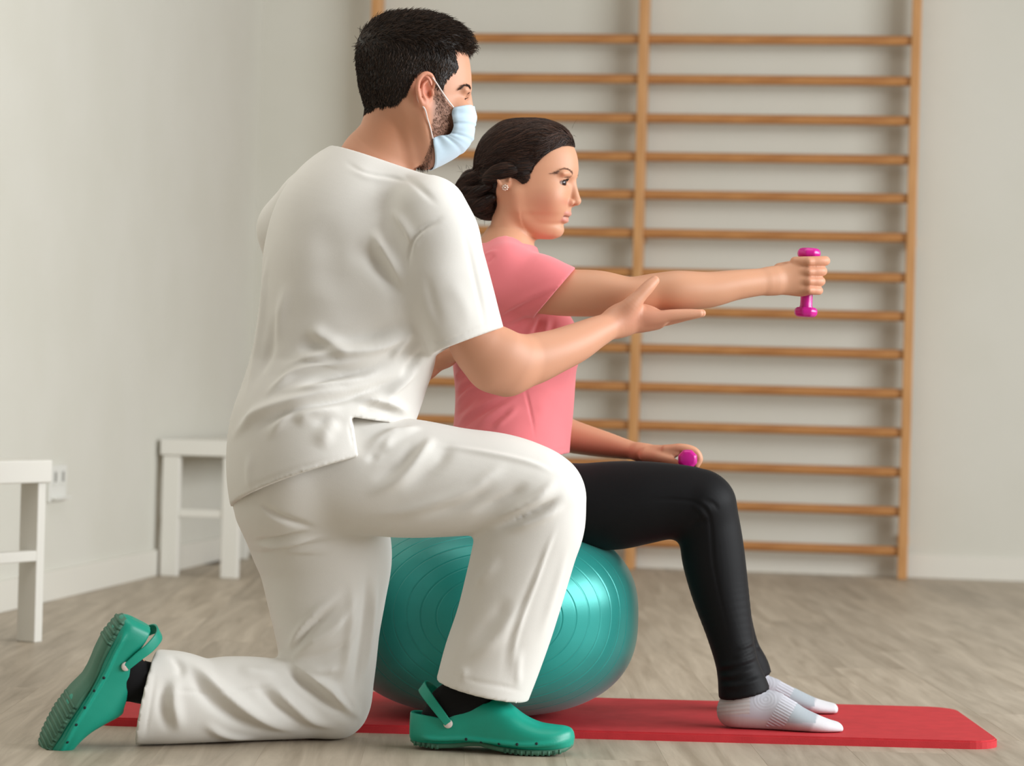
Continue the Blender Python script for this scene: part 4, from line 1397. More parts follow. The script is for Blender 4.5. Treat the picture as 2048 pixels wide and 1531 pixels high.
# trunk and legs inside the clothes
add(Cc([(735, 370, 4.455, .06, .08), (700, 480, 4.455, .05), (680, 620, 4.45, .045), (665, 760, 4.45, .045), (610, 900, 4.45, .045), (595, 950, 4.45, .05)]), .03)
add(Cc([(600, 465, 4.60, .040), (720, 420, 4.46, .05), (870, 480, 4.34, .042)]), .03)
add(Cc([(605, 955, 4.42, .045), (800, 960, 4.39, .036), (1070, 975, 4.385, .034)]), .03)
add(Cc([(1075, 985, 4.385, .034), (1035, 1140, 4.39, .030), (985, 1290, 4.395, .026), (940, 1395, 4.405, .024)]), .02)
add(LC(CL1, o1, [(*W2L(P(940, 1390, 4.405), CL1, o1), .024), (.075, 0, .055, .022), (.13, 0, .042, .020), (.21, 0, .028, .014)]), .01)
add(Cc([(605, 970, 4.47, .045), (650, 1180, 4.52, .036), (660, 1385, 4.51, .034)]), .03)
add(Cc([(655, 1400, 4.51, .034), (500, 1400, 4.45, .030), (350, 1385, 4.38, .026)]), .02)
add(LC(CL2, o2, [(*W2L(P(352, 1385, 4.38), CL2, o2), .026), (*W2L(P(300, 1372, 4.355), CL2, o2), .024), (.075, 0, .055, .022), (.13, 0, .042, .020), (.21, 0, .028, .014)]), .01)
# near arm: upper arm, forearm, supporting hand
add(E([(850, 510, 920, 485, 4.34, .036), (862, 560, 950, 535, 4.345, .042), (874, 622, 966, 596, 4.372, .038), (892, 680, 984, 646, 4.392, .040), (912, 724, 1016, 668, 4.402, .044), (945, 762, 1046, 676, 4.41, .044), (985, 783, 1062, 680, 4.425, .044)], 0, 10), .02)
add(E([(985, 700, 975, 778, 4.415, .036), (1030, 676, 1010, 781, 4.43, .043), (1075, 668.5, 1050, 769, 4.45, .043), (1120, 661, 1095, 746, 4.475, .040), (1160, 648, 1140, 724, 4.505, .036), (1194, 634, 1184, 697, 4.535, .030), (1217, 624, 1222, 678, 4.56, .026), (1234, 610, 1248, 671, 4.575, .026)], 0, 12), .015)
add(E([(1226, 616, 1238, 674, 4.57, .026), (1252, 606, 1268, 667, 4.585, .031), (1282, 610, 1296, 663, 4.597, .037), (1306, 622, 1316, 659, 4.605, .039)]), .012)
fd = [((1300, 636), (1338, 630.5), (1374, 627.5), (1399, 626), 4.572, .0108), ((1304, 638), (1344, 632), (1382, 628.5), (1404, 626), 4.592, .0110), ((1304, 641), (1340, 636), (1374, 631), (1397, 628), 4.612, .0106), ((1298, 645), (1328, 642), (1356, 637), (1378, 633), 4.631, .0094)]
for p0, p1, p2, p3, dd, r in fd:
    add(Cc([(p0[0] - 22, p0[1] - 2, dd + .004, r * 1.05), (*p0, dd, r * 1.1), (*p1, dd + .002, r), (*p2, dd + .005, r * .86), (*p3, dd + .007, r * .66)]), .006)
add(Cc([(1243, 632, 4.567, .0190), (1260, 613, 4.560, .0168), (1280, 591, 4.562, .0128), (1296, 574, 4.568, .0118), (1309, 561, 4.575, .0092)]), .012)
# far arm: its hand rests on the sitter's back
add(Cc([(580, 470, 4.62, .048), (640, 640, 4.74, .044), (745, 765, 4.80, .040), (800, 758, 4.79, .036), (846, 734, 4.775, .028), (872, 719, 4.765, .023), (892, 708, 4.755, .024)]), .02)
add(E([(880, 690, 890, 732, 4.757, .018), (905, 680, 912, 722, 4.715, .016), (925, 678, 930, 718, 4.69, .014)]), .012)
for k in range(4):
    add(Cc([(918, 684 + k * 10, 4.700, .0095), (940, 682 + k * 10.5, 4.676, .009), (962, 682 + k * 10.5, 4.662, .008)]), .004)

V, Fc = mesh_vol(body, .0020, 2)
q = V - Om
wg = ((q @ Bm < -.17) | (np.abs(q @ Am) > .2)).astype(float) * (1 - .75 * ((q @ Am) > .335))
V = smooth(V, Fc, 5, wgt=wg)
Nn = vnormals(V, Fc)
q = V - Om
uv = np.stack([830 + (q @ Am) / msx, 190 - (q @ Bm) / ms], 1); sc = q @ Sm
inhead = (np.abs(q @ Am) < .14) & (np.abs(sc) < .12) & (q @ Bm > -.15)
cols = np.tile(np.array(srgb(210, 154, 124)), (len(V), 1))
hd = inhead.astype(float)
ear = hd * (np.abs(sc) > .076) * blob(uv, (834, 190), 20, 36)
cols = hsv_mix(cols, srgb(216, 132, 106), .9 * ear)
cols = hsv_mix(cols, srgb(198, 134, 98), .6 * hd * blob(uv, (770, 265), 60, 40))
px_, _ = project(V)
cols = hsv_mix(cols, srgb(204, 134, 110), .55 * np.exp(-(((px_[:, 0] - 1290) / 60) ** 2 + ((px_[:, 1] - 640) / 30) ** 2)))
M_BEARD = [(852, 178), (873, 180), (878, 200), (893, 225), (905, 240), (930, 250), (935, 290), (905, 330), (862, 345), (834, 341), (840, 318), (846, 296), (848, 262), (846, 235), (849, 205)]
pdb = polydist(uv, M_BEARD)
cols = hsv_mix(cols, srgb(126, 88, 70), .62 * hd * np.clip((pdb + 2) / 9, 0, 1))
M_POLY = [(950, 108), (908, 105), (898, 108), (901, 125), (906, 141), (899, 150), (891, 157), (882, 166), (877, 175), (872, 190), (856, 182), (853, 166), (840, 154), (826, 156), (814, 168), (806, 190), (797, 205), (785, 218), (768, 222), (748, 222), (726, 234), (705, 236), (690, 20), (960, 10)]
pd = polydist(uv, M_POLY)
scalp = inhead & (pd > 0) & (uv[:, 1] > 30) & (np.abs(sc) < .083)
fade = np.clip(pd / 10, 0, 1) * scalp
cols = hsv_mix(cols, srgb(34, 26, 21), fade)
me = mkmesh('body', V, Fc); set_col(me, cols)
mkobj('body', me, M['skin_m'], man)
bodyM = BVHTree.FromPolygons([tuple(v) for v in V.tolist()], [tuple(f) for f in Fc.tolist()])

# short hair: shell and thousands of cropped hairs
topness = np.clip((150 - uv[:, 1]) / 70, 0, 1)
thick = (.004 + .0125 * topness) * np.clip(pd / 26, 0, 1) ** .8
capV, capF, _u = cap_from(V, Fc, Nn, scalp, thick)
cn_ = vnormals(capV, capF)
cu = np.stack([830 + ((capV - Om) @ Am) / msx, 190 - ((capV - Om) @ Bm) / ms], 1)
idx = rng.choice(len(capV), 15000, replace=True)
p0 = capV[idx]; nn = cn_[idx]; tp = np.clip((135 - cu[idx, 1]) / 60, 0, 1)[:, None]
fr_ = np.clip((cu[idx, 0] - 860) / 60, 0, 1)[:, None] * tp
dirv = tp * (Am * .75 + nn * .55) + (1 - tp) * (-Bm * .9 - Am * .25 + nn * .16) + rng.normal(0, .16, (len(idx), 3))
dirv += fr_ * (Am * .3 - Bm * .25)
dirv -= np.minimum((dirv * nn).sum(1), 0)[:, None] * nn
dirv /= np.linalg.norm(dirv, axis=1)[:, None]
Ln = (.006 + .010 * tp + .004 * fr_) * (0.6 + .8 * rng.random((len(idx), 1)))
t4 = np.linspace(0, 1, 5)
paths = p0[:, None, :] + dirv[:, None, :] * (Ln * t4)[:, :, None] - nn[:, None, :] * (Ln * .28 * t4 ** 2)[:, :, None]
# quiff curls at the front
curl = []
for k in range(260):
    x = rng.uniform(905, 940); c = rng.uniform(-.055, .055)
    hit = bodyM.find_nearest(Vector(MP(x, np.interp(x, [905, 940], [84, 104]) + rng.uniform(-10, 4), c)))
    p = np.array(hit[0]); n1_ = np.array(hit[1])
    R_ = rng.uniform(.004, .008); ax1 = norm(Am + .5 * n1_ + rng.normal(0, .25, 3)); ax2 = norm(n1_ + .6 * Bm + rng.normal(0, .3, 3))
    a_ = np.linspace(0, rng.uniform(2.0, 3.6), 9)
    curl.append([p + n1_ * .008 + ax1 * (R_ * (1 - math.cos(v)) * 1.1) + ax2 * (R_ * math.sin(v)) for v in a_])
hair_object([(capV, capF, None), sg(paths, .00055), sg(np.array(curl), .00065)], man, M['hair_s'], srgb(30, 22, 17), srgb(74, 56, 44), 1)
# stubble
cand = np.nonzero(inhead & (pdb > 1) & (np.abs(sc) < .075) & ~((uv[:, 0] > 853) & (uv[:, 1] > 276)) & ~((uv[:, 0] > 888) & (uv[:, 1] > 215)))[0]
idx = rng.choice(cand, 2100)
d = (-Bm * .8 + Am * .2)[None] + Nn[idx] * .6 + rng.normal(0, .25, (len(idx), 3))
L_ = .0035 * (0.5 + rng.random((len(idx), 1, 1)))
pt = V[idx][:, None, :] + d[:, None, :] * L_ * np.linspace(0, 1, 3)[None, :, None]
bo = mkobj('beard', mkmesh('beard', *strands_obj(pt, .00022)), mat('beard_hair', srgb(62, 42, 32), 0.6), man)
bo['label'] = 'short dark beard stubble'
for i, e in enumerate(EYM):
    eyeball('eyeball', e, .0121, Am, Bm, Sm, Am - Bm * .1, man)
    lp = np.array([e + norm(Am * (.95 - .2 * t * t) + Sm * (.8 * t) + Bm * (.28 - .2 * t * t)) * .0138 for t in np.linspace(-1, 1, 13)])
    ls = [[b0 + (norm(b0 - e) * .8 + Bm * .1) * .006 * t for t in np.linspace(0, 1, 4)] for b0 in lp[rng.integers(1, 12, 24)]]
    mkobj('eyelashes', mkmesh('eyelashes', *join([tube(lp[None], np.full((1, 13), .0008), 4), strands_obj(np.array(ls), .0003)])), M['lash'], man)
M['brow_m'] = mat('brow_dark', srgb(58, 40, 32), 0.6)
for sgn in (-1, 1):
    brow([(904, 184, sgn * .056), (912, 180, sgn * .050), (920, 179, sgn * .042), (926, 182, sgn * .032)], 170, 1.7, .006, .0004, Am, man, M['brow_m'], bodyM, MP)

# ------------------------------------------------------------------ face mask with pleats and ear loops
cen = catmull(np.array([(941, 211), (945, 226), (946.5, 243), (946, 258), (942, 279), (931, 297), (913, 312), (890, 326), (862, 340)], float), 6)
edg = catmull(np.array([(893, 221), (890, 231), (890.5, 243), (893, 255), (890, 268), (884, 275), (872, 277), (860, 279), (851, 283)], float), 6)
cw = catmull(np.array([.062, .065, .067, .067, .067, .067, .067, .067, .066]), 6)[:, 0]
nv, nu = len(cen), 41
Vm = []
for i in range(nv):
    v = i / (nv - 1)
    for j in range(nu):
        a = math.pi * (j / (nu - 1)) - math.pi / 2          # near edge to far edge
        k = abs(math.cos(a)) ** .62 if True else 0
        c = math.sin(a)
        x = edg[i, 0] + (cen[i, 0] - edg[i, 0]) * k; y = edg[i, 1] + (cen[i, 1] - edg[i, 1]) * k
        wdt = cw[i]
        p = MP(x, y, wdt * c)
        # three pleats and small gathers by the loops
        pl = 0.0016 * sum(math.exp(-((v - pv) / .022) ** 2) - .6 * math.exp(-((v - pv - .04) / .02) ** 2) for pv in (.30, .50, .68))
        gat = .0016 * math.sin(v * 34) * (1 - k) ** 1.2
        out = norm(Am * math.cos(a) + Sm * math.sin(a))
        p = p + out * (pl + gat + .001)
        r = bodyM.find_nearest(Vector(p)); pp, n3 = np.array(r[0]), np.array(r[1])
        dsk = (p - pp) @ n3
        if dsk < .0025 + max(pl + gat, 0): p = pp + n3 * (.0025 + max(pl + gat, 0))
        Vm.append(p)
Fm = [(i * nu + j, i * nu + j + 1, (i + 1) * nu + j + 1, (i + 1) * nu + j) for i in range(nv - 1) for j in range(nu - 1)]
mask = mkobj('face_mask', mkmesh('face_mask', Vm, np.array(Fm)), M['mask'], man)
md_ = mask.modifiers.new('thickness', 'SOLIDIFY'); md_.thickness = 0.0012; md_.offset = 1
def hemline(ii, jj):
    pts = np.array([Vm[i * nu + j] for i, j in zip(ii, jj)])
    return pts
for sgn, jj in ((-1, 0), (1, nu - 1)):
    def onskin(x, y, c):
        p = MP(x, y, c); r = bodyM.find_nearest(Vector(p)); pp, n3 = np.array(r[0]), np.array(r[1])
        return pp + n3 * .0012 if (p - pp) @ n3 < .0012 else p
    up = np.array([Vm[0 * nu + jj]] + [MP(x, y, sgn * c) for x, y, c in ((880, 208, .074), (866, 191, .082), (852, 173, .089))] + [MP(838, 158, sgn * .088), MP(820, 166, sgn * .086)])
    dn = np.array([Vm[(nv - 1) * nu + jj]] + [MP(x, y, sgn * c) for x, y, c in ((845, 262, .076), (839, 246, .081), (833, 228, .085))] + [MP(822, 214, sgn * .083), MP(817, 195, sgn * .084)])
    for pth in (up, dn):
        pc = catmull(pth, 6)
        mkobj('ear_loop', mkmesh('ear_loop', *tube(pc[None], np.full((1, len(pc)), .0013), 6)), M['mask_loop'], mask)

M_TUNIC_FOLDS = [
    # back, shoulder blade to armpit
    ([(740, 455), (760, 492), (785, 530), (812, 575)], 6, 7, 13), ([(728, 480), (752, 520), (780, 560), (808, 600)], -5, 14, 8),
    ([(780, 418), (800, 440), (818, 468), (826, 495)], 4, 6, 10), ([(690, 490), (740, 515), (790, 560)], -3, 20, 20),
    ([(640, 420), (660, 520), (640, 600)], -3, 30, 30),
    # waist creases sweeping from the seat to the armpit
    ([(545, 752), (600, 722), (650, 706), (745, 698), (800, 672), (842, 642)], 9, 9, 15), ([(560, 728), (640, 690), (740, 676), (820, 640)], -6, 12, 20),
    ([(610, 655), (650, 678), (705, 706)], 6, 8, 14), ([(590, 690), (640, 700), (690, 712)], -5, 10, 10),
    ([(524, 797), (560, 768), (606, 742), (703, 723), (781, 703)], 6, 7, 10), ([(540, 800), (640, 760), (730, 742), (790, 715)], -5, 8, 8),
    ([(547, 788), (600, 778), (649, 774), (727, 754), (775, 727)], 6, 7, 9),
    ([(455, 883), (490, 850), (524, 824), (617, 796), (715, 776), (785, 740)], 7, 8, 14), ([(500, 870), (560, 830), (650, 806), (760, 775), (820, 742)], -6, 8, 8),
    ([(528, 880), (560, 850), (594, 820), (650, 808)], 5, 8, 12), ([(590, 850), (620, 826), (690, 812)], 5, 10, 12),
    ([(640, 900), (655, 860), (690, 826)], 4, 12, 14), ([(700, 845), (660, 840), (620, 850)], -3, 10, 12),
    ([(780, 720), (800, 690), (835, 655)], 5, 8, 8), ([(800, 760), (825, 725), (855, 690)], -4, 9, 9), ([(760, 805), (800, 770), (840, 735)], 5, 8, 8),
    # rolled front panel beside the slit
    ([(704, 802), (745, 800), (790, 812), (824, 828)], 8, 8, 8), ([(715, 815), (750, 814), (790, 823)], -5, 5, 5),
    # back edge
    ([(536, 500), (530, 560), (526, 630), (508, 735), (488, 800)], 4, 8, 12), ([(556, 620), (540, 690), (520, 760)], -5, 12, 14), ([(575, 560), (560, 640), (540, 700)], 4, 14, 14),
    ([(500, 900), (498, 950), (505, 990)], 2, 10, 10),
    # seams and stitched hems
    ([(820, 545), (818, 512), (829, 476), (850, 455), (870, 443), (890, 428)], -3, 4, 3), ([(824, 512), (836, 478), (872, 448)], 1.5, 5, 5),
    ([(850, 676), (885, 682), (930, 668), (1000, 636)], -1.2, 3, 3), ([(922, 449), (940, 510), (949, 550), (962, 610), (972, 668)], -2.5, 5, 8),
    ([(890, 560), (925, 600), (945, 665)], 1, 14, 14), ([(850, 540), (864, 600), (882, 660)], -1.2, 8, 8),
    ([(684, 318), (730, 346), (790, 356), (822, 366)], -2, 4, 4), ([(700, 330), (740, 352), (800, 360)], 1.5, 8, 8), ([(800, 345), (835, 372), (880, 415)], -2, 5, 6),
    ([(470, 990), (520, 966), (610, 932), (712, 906)], -1.2, 3, 3), ([(697, 835), (703, 870), (710, 905)], -1.2, 3, 3),
]
M_TROUSER_FOLDS = [
    # raised thigh: creases fanning out of the groin
    ([(727, 902), (770, 872), (817, 854)], 5, 7, 8), ([(739, 940), (775, 885), (815, 862), (845, 853)], 5, 7, 9), ([(730, 925), (780, 890)], -4, 7, 7),
    ([(866, 868), (848, 900), (801, 955), (727, 994)], 6, 8, 11), ([(835, 880), (800, 925), (740, 965)], -4, 9, 9), ([(905, 880), (870, 930), (800, 985)], -4, 10, 12),
    ([(1016, 922), (975, 955), (930, 982), (820, 1018), (720, 1034)], 5, 9, 13), ([(1000, 950), (930, 1005), (830, 1038)], -3.5, 12, 12),
    ([(1117, 955), (1080, 990), (1035, 1014), (938, 1056)], 7, 7, 12), ([(1130, 990), (1085, 1015), (1039, 1036), (980, 1058)], -8, 6, 7), ([(1135, 1010), (1070, 1040), (1000, 1062)], 5, 8, 8), ([(1060, 965), (1010, 995), (940, 1030)], -4, 9, 9),
    ([(850, 885), (940, 900), (1016, 914), (1075, 930), (1117, 950)], 2.5, 5, 5), ([(640, 1060), (560, 1035), (510, 1000)], -5, 8, 6),
    # lower raised leg
    ([(1118, 1040), (1095, 1095), (1074, 1153), (1034, 1267), (1017, 1387)], 2.5, 4, 4), ([(1100, 1080), (1062, 1165), (1020, 1270), (1002, 1370)], -1.5, 6, 6),
    ([(1045, 1200), (1010, 1250), (975, 1290), (925, 1322)], 4, 8, 14), ([(1020, 1190), (985, 1240), (930, 1290)], -3, 12, 12), ([(1000, 1110), (970, 1150), (945, 1165)], 3, 10, 10), ([(1140, 1080), (1110, 1180), (1075, 1290)], 2, 10, 10),
    ([(884, 1340), (950, 1362), (1010, 1373), (1052, 1384)], -1.2, 3, 3), ([(1040, 1290), (1035, 1340), (1038, 1380)], 2, 8, 8), ([(930, 1330), (925, 1365)], 2, 8, 8),
    # kneeling thigh
    ([(504, 1084), (560, 1078), (630, 1060)], -6, 5, 6), ([(508, 1094), (570, 1088), (660, 1066)], 4, 5, 5), ([(515, 1106), (580, 1100), (690, 1075)], -4, 5, 6),
    ([(571, 1308), (600, 1262), (634, 1224), (693, 1175)], 6, 7, 9), ([(574, 1312), (620, 1255), (680, 1205)], -6, 6, 6), ([(578, 1319), (625, 1285), (671, 1252), (722, 1180)], 7, 7, 10),
    ([(589, 1323), (640, 1312), (690, 1290), (720, 1240)], -4, 9, 9), ([(604, 1330), (650, 1340), (690, 1330)], 5, 8, 8), ([(704, 1150), (702, 1240), (688, 1336), (660, 1370)], 4, 8, 12), ([(735, 1120), (730, 1220), (715, 1330), (700, 1400)], -3, 9, 9), ([(752, 1150), (744, 1250), (728, 1370)], 3, 8, 8), ([(672, 1370), (690, 1400), (715, 1430)], -4, 8, 8),
    # kneeling shin
    ([(568, 1319), (610, 1345), (648, 1373), (690, 1410), (730, 1440)], 10, 7, 14), ([(556, 1326), (610, 1365), (660, 1405), (712, 1446)], -6, 10, 8),
    ([(377, 1315), (400, 1345), (426, 1373), (485, 1417), (545, 1448), (605, 1464)], 9, 8, 16), ([(372, 1330), (410, 1385), (470, 1432), (560, 1464)], -5, 12, 9),
    ([(533, 1355), (560, 1390), (589, 1417), (630, 1442), (680, 1457)], 7, 8, 14), ([(510, 1360), (550, 1405), (610, 1445)], -5, 10, 9), ([(470, 1335), (510, 1345), (560, 1345)], 4, 12, 12),
    ([(355, 1350), (346, 1403), (363, 1469)], 6, 9, 12), ([(335, 1350), (325, 1410), (338, 1470)], -4, 8, 8), ([(340, 1305), (362, 1335), (352, 1355)], -4, 8, 8), ([(400, 1440), (450, 1470), (520, 1478)], 3, 8, 8),
    ([(298, 1378), (370, 1381), (448, 1385), (540, 1372), (630, 1360)], -1.6, 2.6, 2.6), ([(314, 1320), (306, 1380), (296, 1440), (290, 1480)], -1.2, 3, 3),
]
# ------------------------------------------------------------------ tunic
tu = [('+', E([(722, 330, 775, 345, 4.45, .03), (662, 348, 815, 382, 4.45, .085), (600, 385, 858, 425, 4.455, .125), (548, 440, 868, 475, 4.455, .148), (528, 505, 858, 530, 4.455, .156), (523, 575, 850, 590, 4.455, .156), (516, 640, 852, 650, 4.455, .152), (506, 710, 862, 712, 4.45, .148),
               (493, 765, 847, 772, 4.45, .150), (474, 825, 824, 832, 4.445, .164), (457, 880, 815, 880, 4.44, .182), (454, 940, 822, 935, 4.44, .190), (462, 1000, 830, 990, 4.44, .190), (470, 1060, 830, 1050, 4.44, .188)], 0, 9), 0),
      ('+', E([(676, 294, 829, 350, 4.445, .072), (664, 322, 828, 384, 4.45, .085)]), .01),
      ('+', Cc([(584, 458, 4.60, .057), (622, 402, 4.56, .058), (672, 366, 4.50, .050), (730, 366, 4.455, .060), (800, 392, 4.40, .060), (850, 430, 4.35, .060), (880, 470, 4.325, .060)], 0, 8), .025),
      ('+', Cut(E([(800, 430, 925, 405, 4.335, .054), (818, 490, 950, 452, 4.325, .053), (824, 545, 969, 510, 4.325, .053), (838, 612, 986, 572, 4.34, .053), (852, 668, 1000, 628, 4.36, .053), (868, 722, 1012, 672, 4.38, .053), (880, 760, 1024, 715, 4.395, .053)], 0, 8, 42, 1.12), cutline((866, 706), (1008, 653), 4.36, (900, 560))), .025),
      ('+', Cut(Cc([(582, 458, 4.61, .057), (594, 520, 4.66, .060), (622, 600, 4.71, .060), (650, 650, 4.74, .060), (680, 690, 4.76, .06)]), cutline((560, 690), (700, 600), 4.72, (590, 500))), .03),
      # shoulder blade and chest fullness
      ('+', EL(790, 560, 4.345, .055, .085, .045), .06),
      ('+', EL(835, 640, 4.43, .035, .10, .09), .03)]
tu.append(carve(640, 230, 860, 400, 4.30, 4.62, cutline((681, 297), (825, 346), 4.44, (700, 450))))
tu.append(carve(380, 880, 980, 1420, 4.10, 4.80, cutline((463, 1013), (730, 927), 4.44, (600, 800), -.12)))
tu.append(carve(690, 780, 980, 1420, 4.10, 4.80, cutline((704, 800), (728, 930), 4.40, (600, 870)), cutline((690, 828), (830, 852), 4.40, (760, 700))))
tu.append(('-', E([(716, 260, 840, 308, 4.44, .060), (694, 288, 826, 345, 4.445, .064), (668, 315, 822, 385, 4.45, .08)]), 0))
tu.append(('-', E([(882, 706, 992, 660, 4.375, .045), (892, 745, 1010, 705, 4.39, .046), (905, 790, 1030, 750, 4.4, .047)], 0, 5, 42, 1.1), 0))
tu.append(('-', E([(478, 985, 812, 960, 4.44, .176), (484, 1080, 815, 1060, 4.44, .176)]), 0))
tV, tF = mesh_vol(tu, .0032, 5)
tV = folds(tV, tF, [(p, h * 1.9, a_, b_) for p, h, a_, b_ in M_TUNIC_FOLDS])
tV = smooth(tV, tF, 2, .5, 0)
mkobj('tunic', mkmesh('tunic', tV, tF), M['uniform'], man)

# ------------------------------------------------------------------ trousers
tr = [('+', EL(595, 950, 4.445, .100, .125, .145), 0), ('+', EL(700, 900, 4.43, .105, .085, .125), .03), ('+', EL(572, 995, 4.47, .088, .075, .135), .04),
      ('+', E([(478, 985, 720, 985, 4.49, .13), (492, 1055, 768, 1050, 4.505, .118), (514, 1110, 784, 1105, 4.515, .108), (532, 1180, 773, 1180, 4.52, .100), (549, 1250, 760, 1254, 4.52, .095), (563, 1318, 752, 1328, 4.52, .090), (582, 1375, 744, 1382, 4.515, .082), (600, 1400, 735, 1412, 4.51, .075)], 0, 9), .04),
      ('+', E([(655, 1330, 668, 1473, 4.51, .075), (600, 1324, 600, 1477, 4.49, .071), (522, 1314, 520, 1480, 4.46, .069), (460, 1312, 458, 1483, 4.435, .068), (405, 1316, 404, 1485, 4.41, .067), (350, 1301, 345, 1487, 4.385, .067), (306, 1299, 274, 1487, 4.365, .067), (262, 1299, 235, 1487, 4.345, .067)], 0, 9), .02),
      ('+', E([(640, 850, 600, 1040, 4.41, .105), (730, 836, 690, 1064, 4.40, .107), (830, 838, 790, 1073, 4.395, .102), (930, 856, 890, 1070, 4.39, .096), (1020, 869, 965, 1060, 4.388, .090), (1085, 890, 1015, 1055, 4.386, .085), (1122, 915, 1045, 1045, 4.385, .08)], 0, 9), .03),
      ('+', E([(985, 1020, 1170, 975, 4.386, .082), (968, 1065, 1168, 1022, 4.386, .079), (950, 1105, 1154, 1073, 4.386, .076), (934, 1170, 1134, 1143, 4.39, .075), (912, 1250, 1108, 1235, 4.395, .075), (887, 1318, 1082, 1315, 4.40, .076), (873, 1359, 1060, 1385, 4.40, .077), (862, 1400, 1046, 1430, 4.40, .077), (850, 1450, 1035, 1470, 4.40, .077)], 0, 9), .015)]
tr.append(carve(180, 1230, 420, 1540, 4.0, 4.6, cutline((311, 1298), (271, 1490), 4.36, (400, 1400), .15)))
tr.append(carve(780, 1320, 1200, 1540, 4.2, 4.6, cutline((872, 1358), (1055, 1401), 4.40, (1000, 1300), .05)))
tr.append(('-', E([(318, 1318, 290, 1472, 4.37, .050), (300, 1312, 268, 1474, 4.36, .056), (240, 1312, 210, 1474, 4.34, .057)]), 0))
tr.append(('-', E([(898, 1365, 1040, 1388, 4.40, .060), (886, 1385, 1044, 1412, 4.40, .066), (868, 1440, 1030, 1470, 4.40, .066)]), 0))
tr.append(('-', Half((0, 0, .0015), (0, 0, 1)), .004))
rV, rF = mesh_vol(tr, .0034, 5)
rV = folds(rV, rF, [(p, h * 1.75, a_, b_) for p, h, a_, b_ in M_TROUSER_FOLDS])
rV = smooth(rV, rF, 2, .5, 0)
rV[:, 2] = np.maximum(rV[:, 2], .0012)
mkobj('trousers', mkmesh('trousers', rV, rF), M['uniform'], man)

# ------------------------------------------------------------------ socks
for CLx, ox, shin in ((CL1, o1, [(965, 1330, 4.40), (945, 1385, 4.405)]), (CL2, o2, [(350, 1380, 4.37), (306, 1368, 4.35)])):
    w = [W2L(P(*p), CLx, ox) for p in shin]
    kV, kF = mesh_vol([('+', LC(CLx, ox, [(*w[0], .036), (*w[1], .037), *(((.068, 0, .075, .036), (.060, 0, .050, .029)) if CLx is CL1 else ((.098, 0, .078, .036), (.085, 0, .052, .029)))]), 0),
                       ('+', LC(CLx, ox, [(.036, 0, .040, .024, .025), (.08, 0, .050, .030, .028), (.13, 0, .050, .032, .031), (.18, 0, .036, .022, .033)]), .02)], .0026, 4)
    mkobj('sock', mkmesh('sock', kV, kF), M['black_sock'], man)

# ------------------------------------------------------------------ clogs: built once in their own frame (heel to toe along x, sole down), then placed
Xc, Yc, Zc = np.eye(3)
def clog_parts():
    # sections along x: (x, top z, bottom z, mid z, half width)
    rows = [(.000, .060, .016, .030, .010), (.003, .075, .010, .030, .020), (.010, .086, .006, .030, .028), (.028, .092, .003, .030, .0335), (.055, .096, .002, .030, .0360), (.080, .098, .004, .030, .0375), (.105, .099, .008, .031, .0395), (.130, .099, .009, .032, .0430),
            (.150, .0965, .006, .032, .0460), (.162, .092, .003, .031, .0475), (.180, .078, .001, .029, .0495), (.205, .0605, .000, .026, .0510), (.230, .0505, .000, .025, .0500), (.255, .0475, .001, .024, .0450), (.273, .0465, .004, .024, .0360), (.285, .043, .008, .025, .0230), (.2905, .036, .015, .026, .0110)]
    outer = Slices((0, 0, 0), Zc, Xc, Yc, rows, 2.5)
    def line2(x0, z0, x1, z1):
        n = norm((z1 - z0, 0, -(x1 - x0)))        # points down: what lies above the line is carved
        return Half((x0, 0, z0), n if n[2] < 0 else -n)
    lip = [(.004, 0, .024), (.03, .031, .019), (.06, .0365, .018), (.1, .0395, .021), (.15, .0462, .019), (.2, .0508, .016), (.235, .0490, .018), (.265, .0385, .022), (.284, .018, .026), (.288, 0, .027)]
    pr = [('+', outer, 0)]
    for sy in (1, -1):
        pr.append(('+', Chain([(x, sy * y, z) for x, y, z in lip], [.0028] * 10, [.0028] * 10, [Zc] * 10), .005))
    # rim of the foot opening, then the hollow for the foot
    pr.append(('-', Inter(BoxS((-.1, -.1, 0), (.16, .1, .3)), line2(0, .0615, .075, .0540), line2(.050, .046, .155, .0965)), .002))
    pr.append(('-', Chain([(.030, 0, .060), (.060, 0, .062), (.10, 0, .070), (.135, 0, .085)], [.028, .030, .030, .022], [.0225, .0285, .031, .030], [Zc] * 4), .003))
    return mesh_vol(pr, .0020, 3)
cV, cF = clog_parts()
cB = BVHTree.FromPolygons([tuple(v) for v in cV.tolist()], [tuple(f) for f in cF.tolist()])
